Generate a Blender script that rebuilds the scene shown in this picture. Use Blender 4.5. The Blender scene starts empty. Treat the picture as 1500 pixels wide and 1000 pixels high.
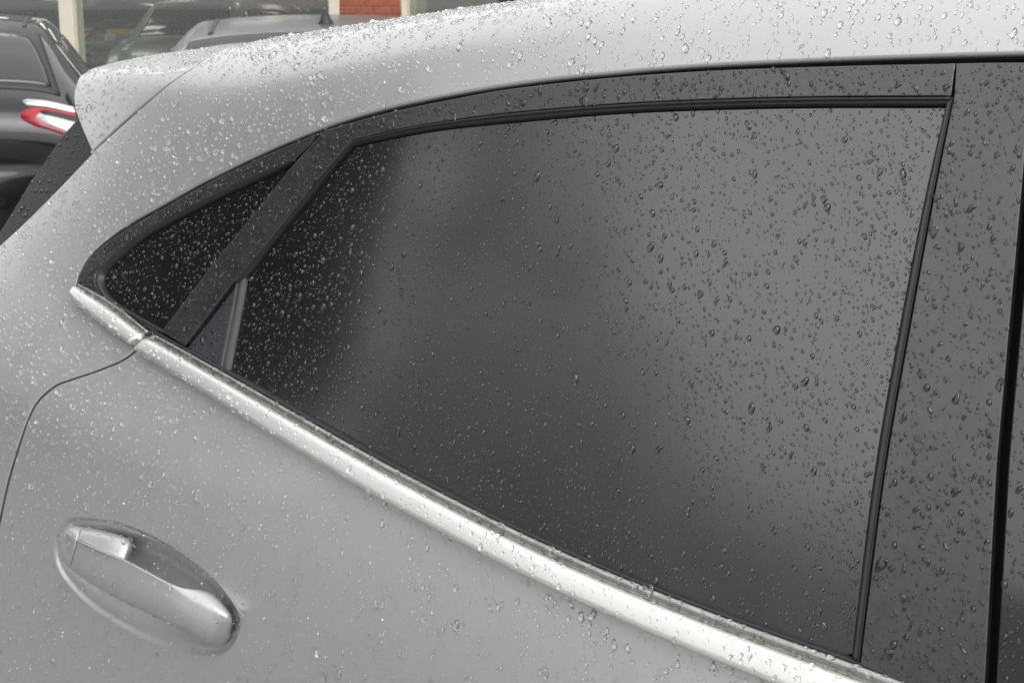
import bpy, math, random
import numpy as np
from mathutils import Vector, Matrix
from mathutils.geometry import delaunay_2d_cdt

rng = np.random.default_rng(11)
random.seed(11)
SC = bpy.context.scene
COL = SC.collection

# ------------------------------------------------------------------ camera
F_PX = 2150.0                      # focal length in pixels of a 1500 px wide frame
PSI = math.radians(35.0)           # turned towards the car's tail
PITCH = math.atan(490 / 2150)
CAM = np.array([0.0, 0.0, 1.50])
cd = np.array([-math.sin(PSI) * math.cos(PITCH), math.cos(PSI) * math.cos(PITCH), -math.sin(PITCH)])
cr = np.array([math.cos(PSI), math.sin(PSI), 0.0])
cu = np.cross(cr, cd)
cam_data = bpy.data.cameras.new("camera")
cam = bpy.data.objects.new("camera", cam_data)
COL.objects.link(cam)
cam.matrix_world = Matrix(((cr[0], cu[0], -cd[0], CAM[0]), (cr[1], cu[1], -cd[1], CAM[1]),
                           (cr[2], cu[2], -cd[2], CAM[2]), (0, 0, 0, 1)))
cam_data.sensor_width = 36.0
cam_data.lens = F_PX / 1500 * 36
cam_data.clip_start = 0.02
cam_data.clip_end = 2000
cam_data.dof.use_dof = True
cam_data.dof.focus_distance = 1.35
cam_data.dof.aperture_fstop = 22.0
SC.camera = cam

# ------------------------------------------------------------------ sky and sun (overcast)
SUN_EL, SUN_AZ = math.radians(50), math.radians(125)     # azimuth: 0 = +Y, 90 = +X
world = bpy.data.worlds.new("World")
SC.world = world
world.use_nodes = True
wn, wl = world.node_tree.nodes, world.node_tree.links
wn.clear()
sky = wn.new("ShaderNodeTexSky")
sky.sky_type = 'NISHITA'
sky.sun_disc = False
sky.sun_elevation = SUN_EL
sky.sun_rotation = SUN_AZ
sky.air_density = 1.0
sky.dust_density = 6.0
sky.ozone_density = 1.0
hsv = wn.new("ShaderNodeHueSaturation")
hsv.inputs['Saturation'].default_value = 0.06
bg = wn.new("ShaderNodeBackground")
bg.inputs['Strength'].default_value = 0.14
wo = wn.new("ShaderNodeOutputWorld")
wl.new(sky.outputs[0], hsv.inputs['Color'])
mixn = wn.new("ShaderNodeMix"); mixn.data_type = 'RGBA'
mixn.inputs[0].default_value = 0.6                 # even cloud layer over the clear-sky model
for _i in mixn.inputs:
    if _i.type == 'RGBA' and _i.name == 'A': wl.new(hsv.outputs[0], _i)
    if _i.type == 'RGBA' and _i.name == 'B': _i.default_value = (7.8, 7.85, 7.85, 1)
wl.new([o_ for o_ in mixn.outputs if o_.type == 'RGBA'][0], bg.inputs['Color'])
wl.new(bg.outputs[0], wo.inputs['Surface'])
sun_data = bpy.data.lights.new("sun", 'SUN')
sun_data.energy = 0.5
sun_data.angle = math.radians(45)
sun_data.color = (1.0, 0.985, 0.96)
sun = bpy.data.objects.new("sun", sun_data)
COL.objects.link(sun)
sun_dir = Vector((math.sin(SUN_AZ) * math.cos(SUN_EL), math.cos(SUN_AZ) * math.cos(SUN_EL), math.sin(SUN_EL)))
sun.rotation_euler = sun_dir.to_track_quat('Z', 'Y').to_euler()
sun.location = (0, -4, 8)
SC.view_settings.view_transform = 'Standard'
SC.view_settings.look = 'None'
SC.view_settings.exposure = 0.70
SC.view_settings.gamma = 1.0
SC.cycles.max_bounces = 12
SC.cycles.transmission_bounces = 8
SC.cycles.glossy_bounces = 6
SC.cycles.transparent_max_bounces = 12
SC.cycles.use_denoising = True
SC.cycles.denoiser = 'OPENIMAGEDENOISE'
SC.cycles.denoising_prefilter = 'NONE'      # keeps the finest rain drops
SC.cycles.denoising_input_passes = 'RGB_ALBEDO_NORMAL'
SC.cycles.blur_glossy = 0.2
SC.cycles.caustics_reflective = False


# ------------------------------------------------------------------ materials
def new_mat(name):
    m = bpy.data.materials.new(name)
    m.use_nodes = True
    return m, m.node_tree.nodes, m.node_tree.links, m.node_tree.nodes['Principled BSDF']


def setp(b, **kw):
    names = dict(base='Base Color', rough='Roughness', metal='Metallic', spec='Specular IOR Level', ior='IOR',
                 coat='Coat Weight', coatr='Coat Roughness', trans='Transmission Weight',
                 emit='Emission Color', emits='Emission Strength')
    for k, v in kw.items():
        if k in ('base', 'emit'):
            v = tuple(v) + (1,)
        b.inputs[names[k]].default_value = v


def noise_node(n, l, scale, detail=4, rough=0.6, coord='Object'):
    tc = n.new('ShaderNodeTexCoord')
    nz = n.new('ShaderNodeTexNoise')
    nz.inputs['Scale'].default_value = scale
    nz.inputs['Detail'].default_value = detail
    nz.inputs['Roughness'].default_value = rough
    l.new(tc.outputs[coord], nz.inputs['Vector'])
    return nz


def map_range(n, l, src, a, b, lo=0.3, hi=0.7):
    r = n.new('ShaderNodeMapRange')
    r.inputs['From Min'].default_value = lo
    r.inputs['From Max'].default_value = hi
    r.inputs['To Min'].default_value = a
    r.inputs['To Max'].default_value = b
    l.new(src, r.inputs['Value'])
    return r.outputs[0]


def vary_color(n, l, b, src, c0, c1, lo=0.3, hi=0.7):
    cr_ = n.new('ShaderNodeValToRGB')
    cr_.color_ramp.elements[0].position = lo
    cr_.color_ramp.elements[1].position = hi
    cr_.color_ramp.elements[0].color = tuple(c0) + (1,)
    cr_.color_ramp.elements[1].color = tuple(c1) + (1,)
    l.new(src, cr_.inputs[0])
    l.new(cr_.outputs[0], b.inputs['Base Color'])


def add_bump(n, l, b, src, strength, dist):
    bp = n.new('ShaderNodeBump')
    bp.inputs['Strength'].default_value = strength
    bp.inputs['Distance'].default_value = dist
    l.new(src, bp.inputs['Height'])
    l.new(bp.outputs[0], b.inputs['Normal'])


def paint(name, c, metal=0.75, rough=0.36, flake=True):
    m, n, l, b = new_mat(name)
    setp(b, base=c, metal=metal, rough=rough, coat=0.7, coatr=0.16)
    nz = noise_node(n, l, 900, 2, 0.7)
    c0 = [v * 0.975 for v in c]
    c1 = [min(1, v * 1.025) for v in c]
    vary_color(n, l, b, nz.outputs[0], c0, c1)
    n2 = noise_node(n, l, 30, 5)
    l.new(map_range(n, l, n2.outputs[0], rough - 0.03, rough + 0.04), b.inputs['Roughness'])
    return m


M = {}
M['silver'] = paint('silver_paint', (0.52, 0.524, 0.522), 0.72, 0.41)
M['darkcar'] = paint('graphite_paint', (0.012, 0.012, 0.013), 0.1, 0.4)
_b = M['darkcar'].node_tree.nodes['Principled BSDF']
setp(_b, spec=0.05, coat=1.0, coatr=0.03)
M['greycar'] = paint('wet_grey_paint', (0.10, 0.10, 0.104), 0.5, 0.42)
M['bluecar'] = paint('dark_blue_paint', (0.03, 0.035, 0.05), 0.3, 0.35)
M['browncar'] = paint('brown_paint', (0.14, 0.125, 0.095), 0.5, 0.4)
M['palecar'] = paint('pale_grey_paint', (0.30, 0.31, 0.29), 0.5, 0.4)
M['redcar'] = paint('red_paint', (0.32, 0.035, 0.03), 0.1, 0.4)


def trim_mat():
    m, n, l, b = new_mat('black_trim')
    setp(b, base=(0.022, 0.022, 0.024), rough=0.2, ior=1.85)
    nz = noise_node(n, l, 45, 6, 0.65)
    l.new(map_range(n, l, nz.outputs[0], 0.2, 0.34), b.inputs['Roughness'])
    n2 = noise_node(n, l, 160, 5, 0.7)
    vary_color(n, l, b, n2.outputs[0], (0.018, 0.018, 0.019), (0.032, 0.032, 0.033))
    return m


M['trim'] = trim_mat()


def glass_mat(name, rough, ior, base=(0.004, 0.005, 0.005)):
    m, n, l, b = new_mat(name)
    setp(b, base=base, rough=rough, ior=ior)
    b.inputs['Specular Tint'].default_value = (0.98, 1.0, 0.97, 1)
    nz = noise_node(n, l, 6, 3)
    l.new(map_range(n, l, nz.outputs[0], rough * 0.85, rough * 1.15), b.inputs['Roughness'])
    return m


M['glass'] = glass_mat('privacy_glass', 0.20, 2.25, (0.0010, 0.0013, 0.0013))
M['glass_front'] = glass_mat('front_glass', 0.08, 1.8, (0.02, 0.024, 0.024))
M['carglass'] = glass_mat('parked_car_glass', 0.05, 1.65, (0.004, 0.005, 0.005))


def simple(name, base, rough, metal=0.0, ior=1.5, nscale=60, amp=0.12, **kw):
    m, n, l, b = new_mat(name)
    setp(b, base=base, rough=rough, metal=metal, ior=ior, **kw)
    nz = noise_node(n, l, nscale, 5)
    vary_color(n, l, b, nz.outputs[0], [v * (1 - amp) for v in base], [min(1, v * (1 + amp)) for v in base])
    return m


M['rubber'] = simple('seal_rubber', (0.018, 0.018, 0.02), 0.42)
M['sail'] = simple('sail_panel_plastic', (0.035, 0.038, 0.044), 0.45)
M['divider'] = simple('divider_rubber', (0.065, 0.065, 0.064), 0.5)
M['corner'] = simple('corner_plastic', (0.02, 0.02, 0.02), 0.55, ior=1.4)
M['black'] = simple('inner_black', (0.008, 0.008, 0.008), 0.8)
M['satin'] = simple('satin_aluminium', (0.80, 0.79, 0.775), 0.42, metal=1.0, amp=0.03)
M['lip'] = simple('grey_belt_lip', (0.36, 0.355, 0.34), 0.32, metal=0.9, nscale=90, amp=0.25)
M['reflectpale'] = simple('reflection_pale', (0.36, 0.34, 0.29), 0.9, nscale=3)  # face of the added low block, only seen as a reflection
M['tyre'] = simple('tyre_rubber', (0.02, 0.02, 0.02), 0.8)
M['rim'] = simple('wheel_alloy', (0.5, 0.5, 0.5), 0.35, metal=1.0)
M['cream'] = simple('cream_frame_paint', (0.74, 0.69, 0.56), 0.5, amp=0.05)
M['mortar'] = simple('mortar', (0.42, 0.38, 0.33), 0.9, nscale=40)
M['redlens'] = simple('red_lens', (0.36, 0.02, 0.035), 0.2)
M['whitelens'] = simple('clear_lens', (0.55, 0.55, 0.55), 0.2)
M['plate'] = simple('yellow_plate', (0.60, 0.36, 0.03), 0.5)
M['blackplastic'] = simple('black_plastic', (0.02, 0.02, 0.02), 0.5)
M['fascia'] = simple('grey_fascia', (0.30, 0.30, 0.31), 0.5, nscale=8)
M['tilefloor'] = simple('showroom_floor', (0.35, 0.33, 0.30), 0.25, nscale=3)
M['innerwall'] = simple('showroom_wall', (0.50, 0.47, 0.42), 0.8, nscale=2)
M['lamp'] = simple('ceiling_lamp', (0.9, 0.9, 0.9), 0.5, emit=(1.0, 0.95, 0.85), emits=3.5)
M['reflectdark'] = simple('reflection_dark', (0.008, 0.009, 0.010), 0.8, nscale=2)  # near-black face of the added block that darkens the window reflection


def brick_mat():
    m, n, l, b = new_mat('brick')
    setp(b, rough=0.85)
    nz = noise_node(n, l, 14, 6, 0.7)
    oi = n.new('ShaderNodeObjectInfo')
    mx = n.new('ShaderNodeMath'); mx.operation = 'MULTIPLY_ADD'
    mx.inputs[1].default_value = 0.35
    l.new(oi.outputs['Random'], mx.inputs[0]); l.new(nz.outputs[0], mx.inputs[2])
    vary_color(n, l, b, mx.outputs[0], (0.28, 0.075, 0.038), (0.42, 0.13, 0.07), 0.35, 0.95)
    add_bump(n, l, b, nz.outputs[0], 0.4, 0.004)
    return m


M['brick'] = brick_mat()


def asphalt_mat():
    m, n, l, b = new_mat('wet_concrete')
    nz = noise_node(n, l, 120, 6, 0.8)
    vary_color(n, l, b, nz.outputs[0], (0.18, 0.179, 0.175), (0.28, 0.277, 0.27))
    n2 = noise_node(n, l, 0.7, 4)
    l.new(map_range(n, l, n2.outputs[0], 0.12, 0.6, 0.4, 0.6), b.inputs['Roughness'])
    add_bump(n, l, b, nz.outputs[0], 0.5, 0.006)
    return m


M['asphalt'] = asphalt_mat()


def pane_mat():
    m = bpy.data.materials.new('showroom_pane')
    m.use_nodes = True
    n, l = m.node_tree.nodes, m.node_tree.links
    n.clear()
    o = n.new('ShaderNodeOutputMaterial')
    mix = n.new('ShaderNodeMixShader')
    tr = n.new('ShaderNodeBsdfTransparent'); tr.inputs[0].default_value = (0.88, 0.92, 0.89, 1)
    gl = n.new('ShaderNodeBsdfGlossy'); gl.inputs['Roughness'].default_value = 0.02
    lw = n.new('ShaderNodeLayerWeight')
    pw = n.new('ShaderNodeMath'); pw.operation = 'POWER'; pw.inputs[1].default_value = 4.0
    l.new(lw.outputs['Facing'], pw.inputs[0])
    l.new(map_range(n, l, pw.outputs[0], 0.09, 0.9, 0.0, 1.0), mix.inputs[0]); l.new(tr.outputs[0], mix.inputs[1]); l.new(gl.outputs[0], mix.inputs[2])
    l.new(mix.outputs[0], o.inputs[0])
    return m


M['pane'] = pane_mat()


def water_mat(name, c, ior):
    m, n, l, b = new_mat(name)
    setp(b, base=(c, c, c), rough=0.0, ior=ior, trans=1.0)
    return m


M['water'] = water_mat('rain_water', 1.0, 1.75)
# water wets the dark surface it lies on (less reflection under the drop), hence the darker tint
M['water_dark'] = water_mat('rain_water_on_black', 0.30, 1.6)
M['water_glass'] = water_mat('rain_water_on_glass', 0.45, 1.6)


# ------------------------------------------------------------------ mesh helpers
def mesh_obj(name, verts, faces, mat, parent=None, smooth=True, normals=None):
    me = bpy.data.meshes.new(name)
    me.from_pydata([tuple(map(float, v)) for v in verts], [], [tuple(int(i) for i in f_) for f_ in faces])
    me.materials.append(mat)
    if smooth:
        me.polygons.foreach_set('use_smooth', [True] * len(me.polygons))
    me.update()
    if normals is not None:
        me.normals_split_custom_set_from_vertices([tuple(map(float, v)) for v in normals])
    o = bpy.data.objects.new(name, me)
    COL.objects.link(o)
    if parent is not None:
        o.parent = parent
        o.matrix_parent_inverse = Matrix.Identity(4)
        o.location = -parent.location if parent.parent is None else Vector((0, 0, 0))
    return o


def empty(name, loc=(0, 0, 0), rz=0.0):
    e = bpy.data.objects.new(name, None)
    e.empty_display_size = 0.1
    e.location = loc
    e.rotation_euler = (0, 0, rz)
    COL.objects.link(e)
    return e


def tag(o, label=None, category=None, group=None, kind=None):
    if label: o['label'] = label
    if category: o['category'] = category
    if group: o['group'] = group
    if kind: o['kind'] = kind
    return o


def catmull(pts, n=8, closed=False):
    P = np.asarray(pts, float)
    if len(P) < 3:
        return np.array([P[0] + (P[-1] - P[0]) * k / n for k in range(n + 1)])
    if closed:
        Q = np.vstack([P[-1], P, P[0], P[1]])
    else:
        Q = np.vstack([2 * P[0] - P[1], P, 2 * P[-1] - P[-2]])
    out = []
    for i in range(1, len(Q) - 2):
        p0, p1, p2, p3 = Q[i - 1], Q[i], Q[i + 1], Q[i + 2]
        for k in range(n):
            t = k / n
            out.append(0.5 * (2 * p1 + (p2 - p0) * t + (2 * p0 - 5 * p1 + 4 * p2 - p3) * t * t
                              + (3 * p1 - p0 - 3 * p2 + p3) * t ** 3))
    if not closed:
        out.append(Q[-2])
    return np.array(out)


def resample(P, step):
    P = np.asarray(P, float)
    s = np.concatenate([[0], np.cumsum(np.linalg.norm(np.diff(P, axis=0), axis=1))])
    n = max(2, int(round(s[-1] / step)) + 1)
    q = np.linspace(0, s[-1], n)
    return np.stack([np.interp(q, s, P[:, k]) for k in range(P.shape[1])], 1)


def inside(poly, pts):
    x, y = pts[:, 0], pts[:, 1]
    res = np.zeros(len(pts), bool)
    a = poly
    b = np.roll(poly, -1, 0)
    for (x0, y0), (x1, y1) in zip(a, b):
        if y0 == y1:
            continue
        c = ((y0 > y) != (y1 > y)) & (x < (x1 - x0) * (y - y0) / (y1 - y0) + x0)
        res ^= c
    return res


def dist_poly(poly, pts, closed=True):
    a = poly if closed else poly[:-1]
    b = np.roll(poly, -1, 0) if closed else poly[1:]
    best = np.full(len(pts), 1e9)
    for p, q in zip(a, b):
        d = q - p
        L = d @ d
        if L < 1e-14:
            continue
        t = np.clip(((pts - p) @ d) / L, 0, 1)
        best = np.minimum(best, np.linalg.norm(pts - (p + t[:, None] * d), axis=1))
    return best


# ------------------------------------------------------------------ side surface of the silver car
_zc = np.poly1d(np.polyfit([-2.3, -1.6, -1.35, -1.1, -0.8, -0.4, 0.0, 0.5, 1.0],
                           [1.385, 1.43, 1.45, 1.479, 1.515, 1.552, 1.572, 1.572, 1.55], 4))


def zbelt(x):
    return np.where(x < -0.25, 0.972 - 0.225 * (x + 0.42), 0.93375 - 0.07 * (x + 0.25))


def ctrl(x):
    x = np.asarray(x, float)
    zb, zc = zbelt(x), _zc(x)
    yl = 1.0 + 0.22 * np.clip(-x - 1.75, 0, None) ** 2
    yb = 1.03 + 0.085 * np.clip(-x - 0.6, 0, None) ** 2
    m = 0.25
    k_ = np.clip((-x - 1.15) / 0.35, 0, 1)
    k_ = 1 - 0.5 * k_ * k_ * (3 - 2 * k_)
    zt = zc - 0.105 * k_
    k3 = np.clip((x + 1.15) / 0.5, 0, 1)
    k3 = 1 - 0.40 * k3 * k3 * (3 - 2 * k3)
    tum = lambda z: yb + m * (z - zb)
    zm = 0.5 * (zb + 0.06 + zt)
    pts = [(yl + 0.05, 0.22 + 0 * x), (yl + 0.03, 0.34 + 0 * x), (yl + 0.004, 0.52 + 0 * x), (yl, 0.70 + 0 * x),
           (yl, zb - 0.20), (yl + 0.25 * (yb - yl), zb - 0.11), (yl + 0.85 * (yb - yl), zb - 0.03),
           (tum(zb + 0.06), zb + 0.06), (tum(zm) - 0.004, zm), (tum(zt), zt),
           (tum(zt) + 0.022 * k_ * k3, zc - 0.045 * k_), (tum(zt) + 0.075 * k_ * k3, zc - 0.008 * k_), (tum(zt) + 0.16 * k_ + 0.04, zc + 0.004),
           (1.58 + 0 * x, zc + 0.02), (1.9 + 0 * x, zc + 0.026), (2.22 + 0 * x, zc + 0.02)]
    T = 0.20 * np.clip(-x - 0.9, 0, None) ** 1.7
    Y = np.stack([p[0] for p in pts], -1)
    Z = np.stack([p[1] for p in pts], -1)
    g = np.minimum(np.maximum((Z - 1.0) / 0.4, 0), 1)
    g = g * g * (3 - 2 * g)
    g[..., 13:] = 0
    return np.stack([Y + np.asarray(T)[..., None] * g, Z], -1)


NCTRL = 16
TMAX = NCTRL - 3


def S(x, t):
    x = np.asarray(x, float); t = np.clip(np.asarray(t, float), 0, TMAX - 1e-9)
    C = ctrl(x)
    i = np.floor(t).astype(int)
    u = t - i
    b = np.stack([(1 - u) ** 3, 3 * u ** 3 - 6 * u * u + 4, -3 * u ** 3 + 3 * u * u + 3 * u + 1, u ** 3], -1) / 6
    idx = i[..., None] + np.arange(4)
    P = np.take_along_axis(C, idx[..., None], axis=-2)
    yz = (P * b[..., None]).sum(-2)
    return np.stack([x, yz[..., 0], yz[..., 1]], -1)


def SN(x, t):
    e = 1e-4
    dx = S(x + e, t) - S(x - e, t)
    dt = S(x, t + e) - S(x, t - e)
    n = np.cross(dx, dt)
    return n / np.linalg.norm(n, axis=-1, keepdims=True)


def PX(P):
    rel = P - CAM
    dep = rel @ cd
    return np.stack([750 + F_PX * (rel @ cr) / dep, 500 - F_PX * (rel @ cu) / dep], -1)


_gx, _gt = np.meshgrid(np.linspace(-2.3, 0.2, 170), np.linspace(0.3, 12.6, 170), indexing='ij')
_gx, _gt = _gx.ravel(), _gt.ravel()
_gp = S(_gx, _gt)
_gn = SN(_gx, _gt)
_ok = ((CAM - _gp) * _gn).sum(1) > 0.0
_gx, _gt, _gp = _gx[_ok], _gt[_ok], _gp[_ok]
_gpx = PX(_gp)


def inv(px, off=0.0, name=''):
    """pixels of the photograph -> (x, t) on the side surface raised by off"""
    px = np.atleast_2d(np.asarray(px, float))
    off = np.broadcast_to(np.asarray(off, float), (len(px),))
    d2 = ((px[:, None, :] - _gpx[None]) ** 2).sum(-1)
    k = d2.argmin(1)
    x, t = _gx[k].copy(), _gt[k].copy()
    if np.abs(off).max() > 0:
        fun = lambda x, t: PX(S(x, t) + SN(x, t) * off[:, None])
    else:
        fun = lambda x, t: PX(S(x, t))
    for it in range(20):
        f0 = fun(x, t) - px
        if np.abs(f0).max() < 0.02:
            break
        e = 1e-4
        jx = (fun(x + e, t) - fun(x - e, t)) / (2 * e)
        jt = (fun(x, t + e) - fun(x, t - e)) / (2 * e)
        det = jx[:, 0] * jt[:, 1] - jx[:, 1] * jt[:, 0]
        det = np.where(np.abs(det) < 50, np.sign(det + 1e-9) * 50, det)
        sx = (f0[:, 0] * jt[:, 1] - f0[:, 1] * jt[:, 0]) / det
        st = (jx[:, 0] * f0[:, 1] - jx[:, 1] * f0[:, 0]) / det
        x = np.clip(x - np.clip(sx, -0.05, 0.05), -2.4, 1.0)
        t = np.clip(t - np.clip(st, -0.3, 0.3), 0.05, 12.9)
    res = np.linalg.norm(fun(x, t) - px, axis=1)
    if res.max() > 1.5:
        print('INV residual', name, res.max().round(1), px[res.argmax()])
    return np.stack([x, t], 1)


def p3(px, py, h=0.0):
    q = inv([(px, py)], h)[0]
    return S(q[0], q[1]) + SN(q[0], q[1]) * h


def t_at(x, z):
    lo, hi = 0.0, 10.5
    for _ in range(40):
        mid = 0.5 * (lo + hi)
        if S(np.array(x), np.array(mid))[2] < z: lo = mid
        else: hi = mid
    return 0.5 * (lo + hi)


def xz(pts):
    return np.array([(x, t_at(x, z)) for x, z in pts])


MAIN = {}
TS = 0.11     # metres per t unit in the flat domain


def seg_px(pts, n=8, smooth=True):
    return inv(catmull(pts, n) if smooth else np.array(pts, float))


def panel(name, segs, mat, parent, off=0.0, thick=0.012, grid=0.014, disp=None, fine=None, radius=0.0015, step=0.006, extra=None):
    """segs: list of (x,t) polylines or (polyline, edge radius) joined to a closed outline"""
    pts, rad = [], []
    for s in segs:
        r = radius
        if isinstance(s, tuple):
            s, r = s
        q = np.array(s, float).copy(); q[:, 1] *= TS
        q = resample(q, step)
        for p in q:
            if pts and np.linalg.norm(p - pts[-1]) < 1e-4:
                continue
            pts.append(p); rad.append(r)
    if np.linalg.norm(pts[0] - pts[-1]) < 1e-4:
        pts.pop(); rad.pop()
    poly = np.array(pts); rad = np.array(rad)
    area = 0.5 * np.sum(poly[:, 0] * np.roll(poly[:, 1], -1) - np.roll(poly[:, 0], -1) * poly[:, 1])
    if area < 0:
        poly, rad = poly[::-1].copy(), rad[::-1].copy()
    n = len(poly)
    tg = np.roll(poly, -1, 0) - np.roll(poly, 1, 0)
    tg /= np.linalg.norm(tg, axis=1, keepdims=True) + 1e-12
    poly = poly - np.stack([tg[:, 1], -tg[:, 0]], 1) * rad[:, None]
    lo, hi = poly.min(0), poly.max(0)
    gx, gy = np.meshgrid(np.arange(lo[0] + grid * .37, hi[0], grid), np.arange(lo[1] + grid * .41, hi[1], grid))
    g = np.stack([gx.ravel(), gy.ravel()], 1)
    if fine is not None:
        (fx0, fx1, fy0, fy1), fg = fine
        g = g[~((g[:, 0] > fx0) & (g[:, 0] < fx1) & (g[:, 1] > fy0) & (g[:, 1] < fy1))]
        ax, ay = np.meshgrid(np.arange(fx0, fx1, fg), np.arange(fy0, fy1, fg))
        g = np.vstack([g, np.stack([ax.ravel(), ay.ravel()], 1)])
    if extra is not None:
        g = g[dist_poly(extra[0], g) > 0.007]
        g = np.vstack([g] + list(extra))
    g = g[inside(poly, g)]
    if len(g):
        g = g[dist_poly(poly, g) > min(grid, step) * 0.6]
    allp = np.vstack([poly, g]) if len(g) else poly
    vv, ee, ff, ov, oe, of = delaunay_2d_cdt([Vector(p) for p in allp], [(i, (i + 1) % n) for i in range(n)], [], 1, 1e-7)
    V2 = np.array([(v[0], v[1]) for v in vv])
    x, t = V2[:, 0], V2[:, 1] / TS

    def pos(x, t):
        h = off + (disp(x, t) if disp is not None else 0.0)
        return S(x, t) + SN(x, t) * (h[:, None] if np.ndim(h) else h)
    V = pos(x, t)
    e = 4e-4
    N = np.cross(pos(x + e, t) - pos(x - e, t), pos(x, t + e / TS) - pos(x, t - e / TS))
    N /= np.linalg.norm(N, axis=1, keepdims=True)
    faces = []
    for f_ in ff:
        a, b, c = f_[:3]
        ar = (x[b] - x[a]) * (V2[c, 1] - V2[a, 1]) - (x[c] - x[a]) * (V2[b, 1] - V2[a, 1])
        faces.append((a, b, c) if ar > 0 else (a, c, b))
    in2out = {}
    for k, lst in enumerate(ov):
        for i in lst:
            in2out[i] = k
    ring = [in2out[i] for i in range(n)]
    B0 = V[ring]; BN = N[ring]
    tan = np.roll(B0, -1, 0) - np.roll(B0, 1, 0)
    tan /= np.linalg.norm(tan, axis=1, keepdims=True) + 1e-12
    out = np.cross(tan, BN)
    out /= np.linalg.norm(out, axis=1, keepdims=True) + 1e-12
    VV, NN, prev = [V], [N], ring
    base = len(V)
    for a in (30, 60, 90, -1):
        if a >= 0:
            s_, c_ = math.sin(math.radians(a)), math.cos(math.radians(a))
            q = B0 + out * (rad * s_)[:, None] - BN * (rad * (1 - c_))[:, None]
            nn = out * s_ + BN * c_
        else:
            q = B0 + out * rad[:, None] - BN * np.maximum(thick, rad)[:, None]
            nn = out
        VV.append(q); NN.append(nn)
        cur = list(range(base, base + n)); base += n
        for i in range(n):
            j = (i + 1) % n
            faces.append((prev[i], cur[i], cur[j], prev[j]))
        prev = cur
    V = np.vstack(VV); N = np.vstack(NN)
    o = mesh_obj(name, V, faces, mat, parent, True, N)
    MAIN[name] = len(ff)
    return o


def strip(name, A, B, prof, mat, parent, n=60, caps=True):
    """loft between two (x,t) polylines A and B; prof: list of (w, height)"""
    def rs(P):
        q = np.array(P, float).copy(); q[:, 1] *= TS
        s = np.concatenate([[0], np.cumsum(np.linalg.norm(np.diff(q, axis=0), axis=1))])
        u = np.linspace(0, s[-1], n)
        return np.stack([np.interp(u, s, q[:, 0]), np.interp(u, s, q[:, 1]) / TS], 1)
    a, b = rs(A), rs(B)
    V, m = [], len(prof)
    for w, h in prof:
        q = a + (b - a) * w
        V.append(S(q[:, 0], q[:, 1]) + SN(q[:, 0], q[:, 1]) * h)
    V = np.array(V)                       # m, n, 3
    verts = V.transpose(1, 0, 2).reshape(-1, 3)
    faces = []
    for i in range(n - 1):
        for k in range(m - 1):
            faces.append((i * m + k, i * m + k + 1, (i + 1) * m + k + 1, (i + 1) * m + k))
    if caps:
        faces.append(tuple(range(m - 1, -1, -1)))
        faces.append(tuple((n - 1) * m + k for k in range(m)))
    mid_ = faces[len(faces) // 2]
    p_ = verts[list(mid_)]
    nrm = np.cross(p_[1] - p_[0], p_[2] - p_[0])
    k_ = (len(faces) // 2 // (m - 1))
    if nrm @ SN(np.array(a[k_, 0]), np.array(a[k_, 1])) < 0:
        faces = [f_[::-1] for f_ in faces]
    o = mesh_obj(name, verts, faces, mat, parent, True)
    return o


def fix_normals(o):
    import bmesh
    bm = bmesh.new(); bm.from_mesh(o.data)
    bmesh.ops.recalc_face_normals(bm, faces=bm.faces)
    bm.to_mesh(o.data); bm.free()


# ================================================================== GROUND
def grid_plane(name, x0, x1, y0, y1, z, mat):
    o = mesh_obj(name, [(x0, y0, z), (x1, y0, z), (x1, y1, z), (x0, y1, z)], [(0, 1, 2, 3)], mat, None, False)
    return o


ground = grid_plane('ground', -600, 600, -600, 600, 0.0, M['asphalt'])
tag(ground, 'wet grey concrete forecourt of the car park', 'ground', kind='structure')

# ================================================================== SILVER CAR
car = empty('silver_car', (-0.7, 1.9, 0.0))
tag(car, 'silver crossover car wet with rain, black window surround and satin belt trim', 'car')

# ---- traced outlines (pixels of the photograph, projected on the side surface)
drip_px = [(1500, 80), (1400, 82.5), (1300, 85.5), (1200, 89), (1100, 93.5), (1000, 99), (900, 107.5), (800, 117.5),
           (700, 132), (600, 151), (520, 171.5), (450, 196), (375, 228), (300, 265), (240, 299), (192, 326),
           (150, 357), (128, 379), (115, 402), (111, 417)]
drip = seg_px(drip_px, 6)
ch_low_rear_px = [(110.5, 430), (112, 440), (122, 453), (158, 483), (199, 511)]
ch_low_px = [(205, 514.5), (290, 573), (380, 621), (479, 680), (600, 748), (720, 817), (810, 865), (903, 902), (1000, 943),
             (1050, 963), (1110, 989), (1200, 1026), (1300, 1067), (1430, 1122)]
ch_top_px = [(227, 489.5), (272, 510), (320, 540), (368, 570), (440, 614), (530, 656), (600, 693), (720, 753), (825, 810),
             (915, 852), (1050, 897), (1140, 931), (1230, 961), (1332, 1001), (1440, 1045)]
ch_top_rear_px = [(117, 415), (131, 424), (150, 438), (170, 449), (195, 464), (222, 485)]
shut_px = [(200, 514), (179, 529), (140, 545), (104, 557), (80, 567), (55, 590), (40, 620), (25, 665), (12, 710), (0, 765)]
def smooth_line(pts, deg=4):
    P = np.array(pts)
    c_ = np.polyfit((P[:, 0] - 700) / 700, P[:, 1], deg)
    return [(x_, float(np.polyval(c_, (x_ - 700) / 700))) for x_ in P[:, 0]]


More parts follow.
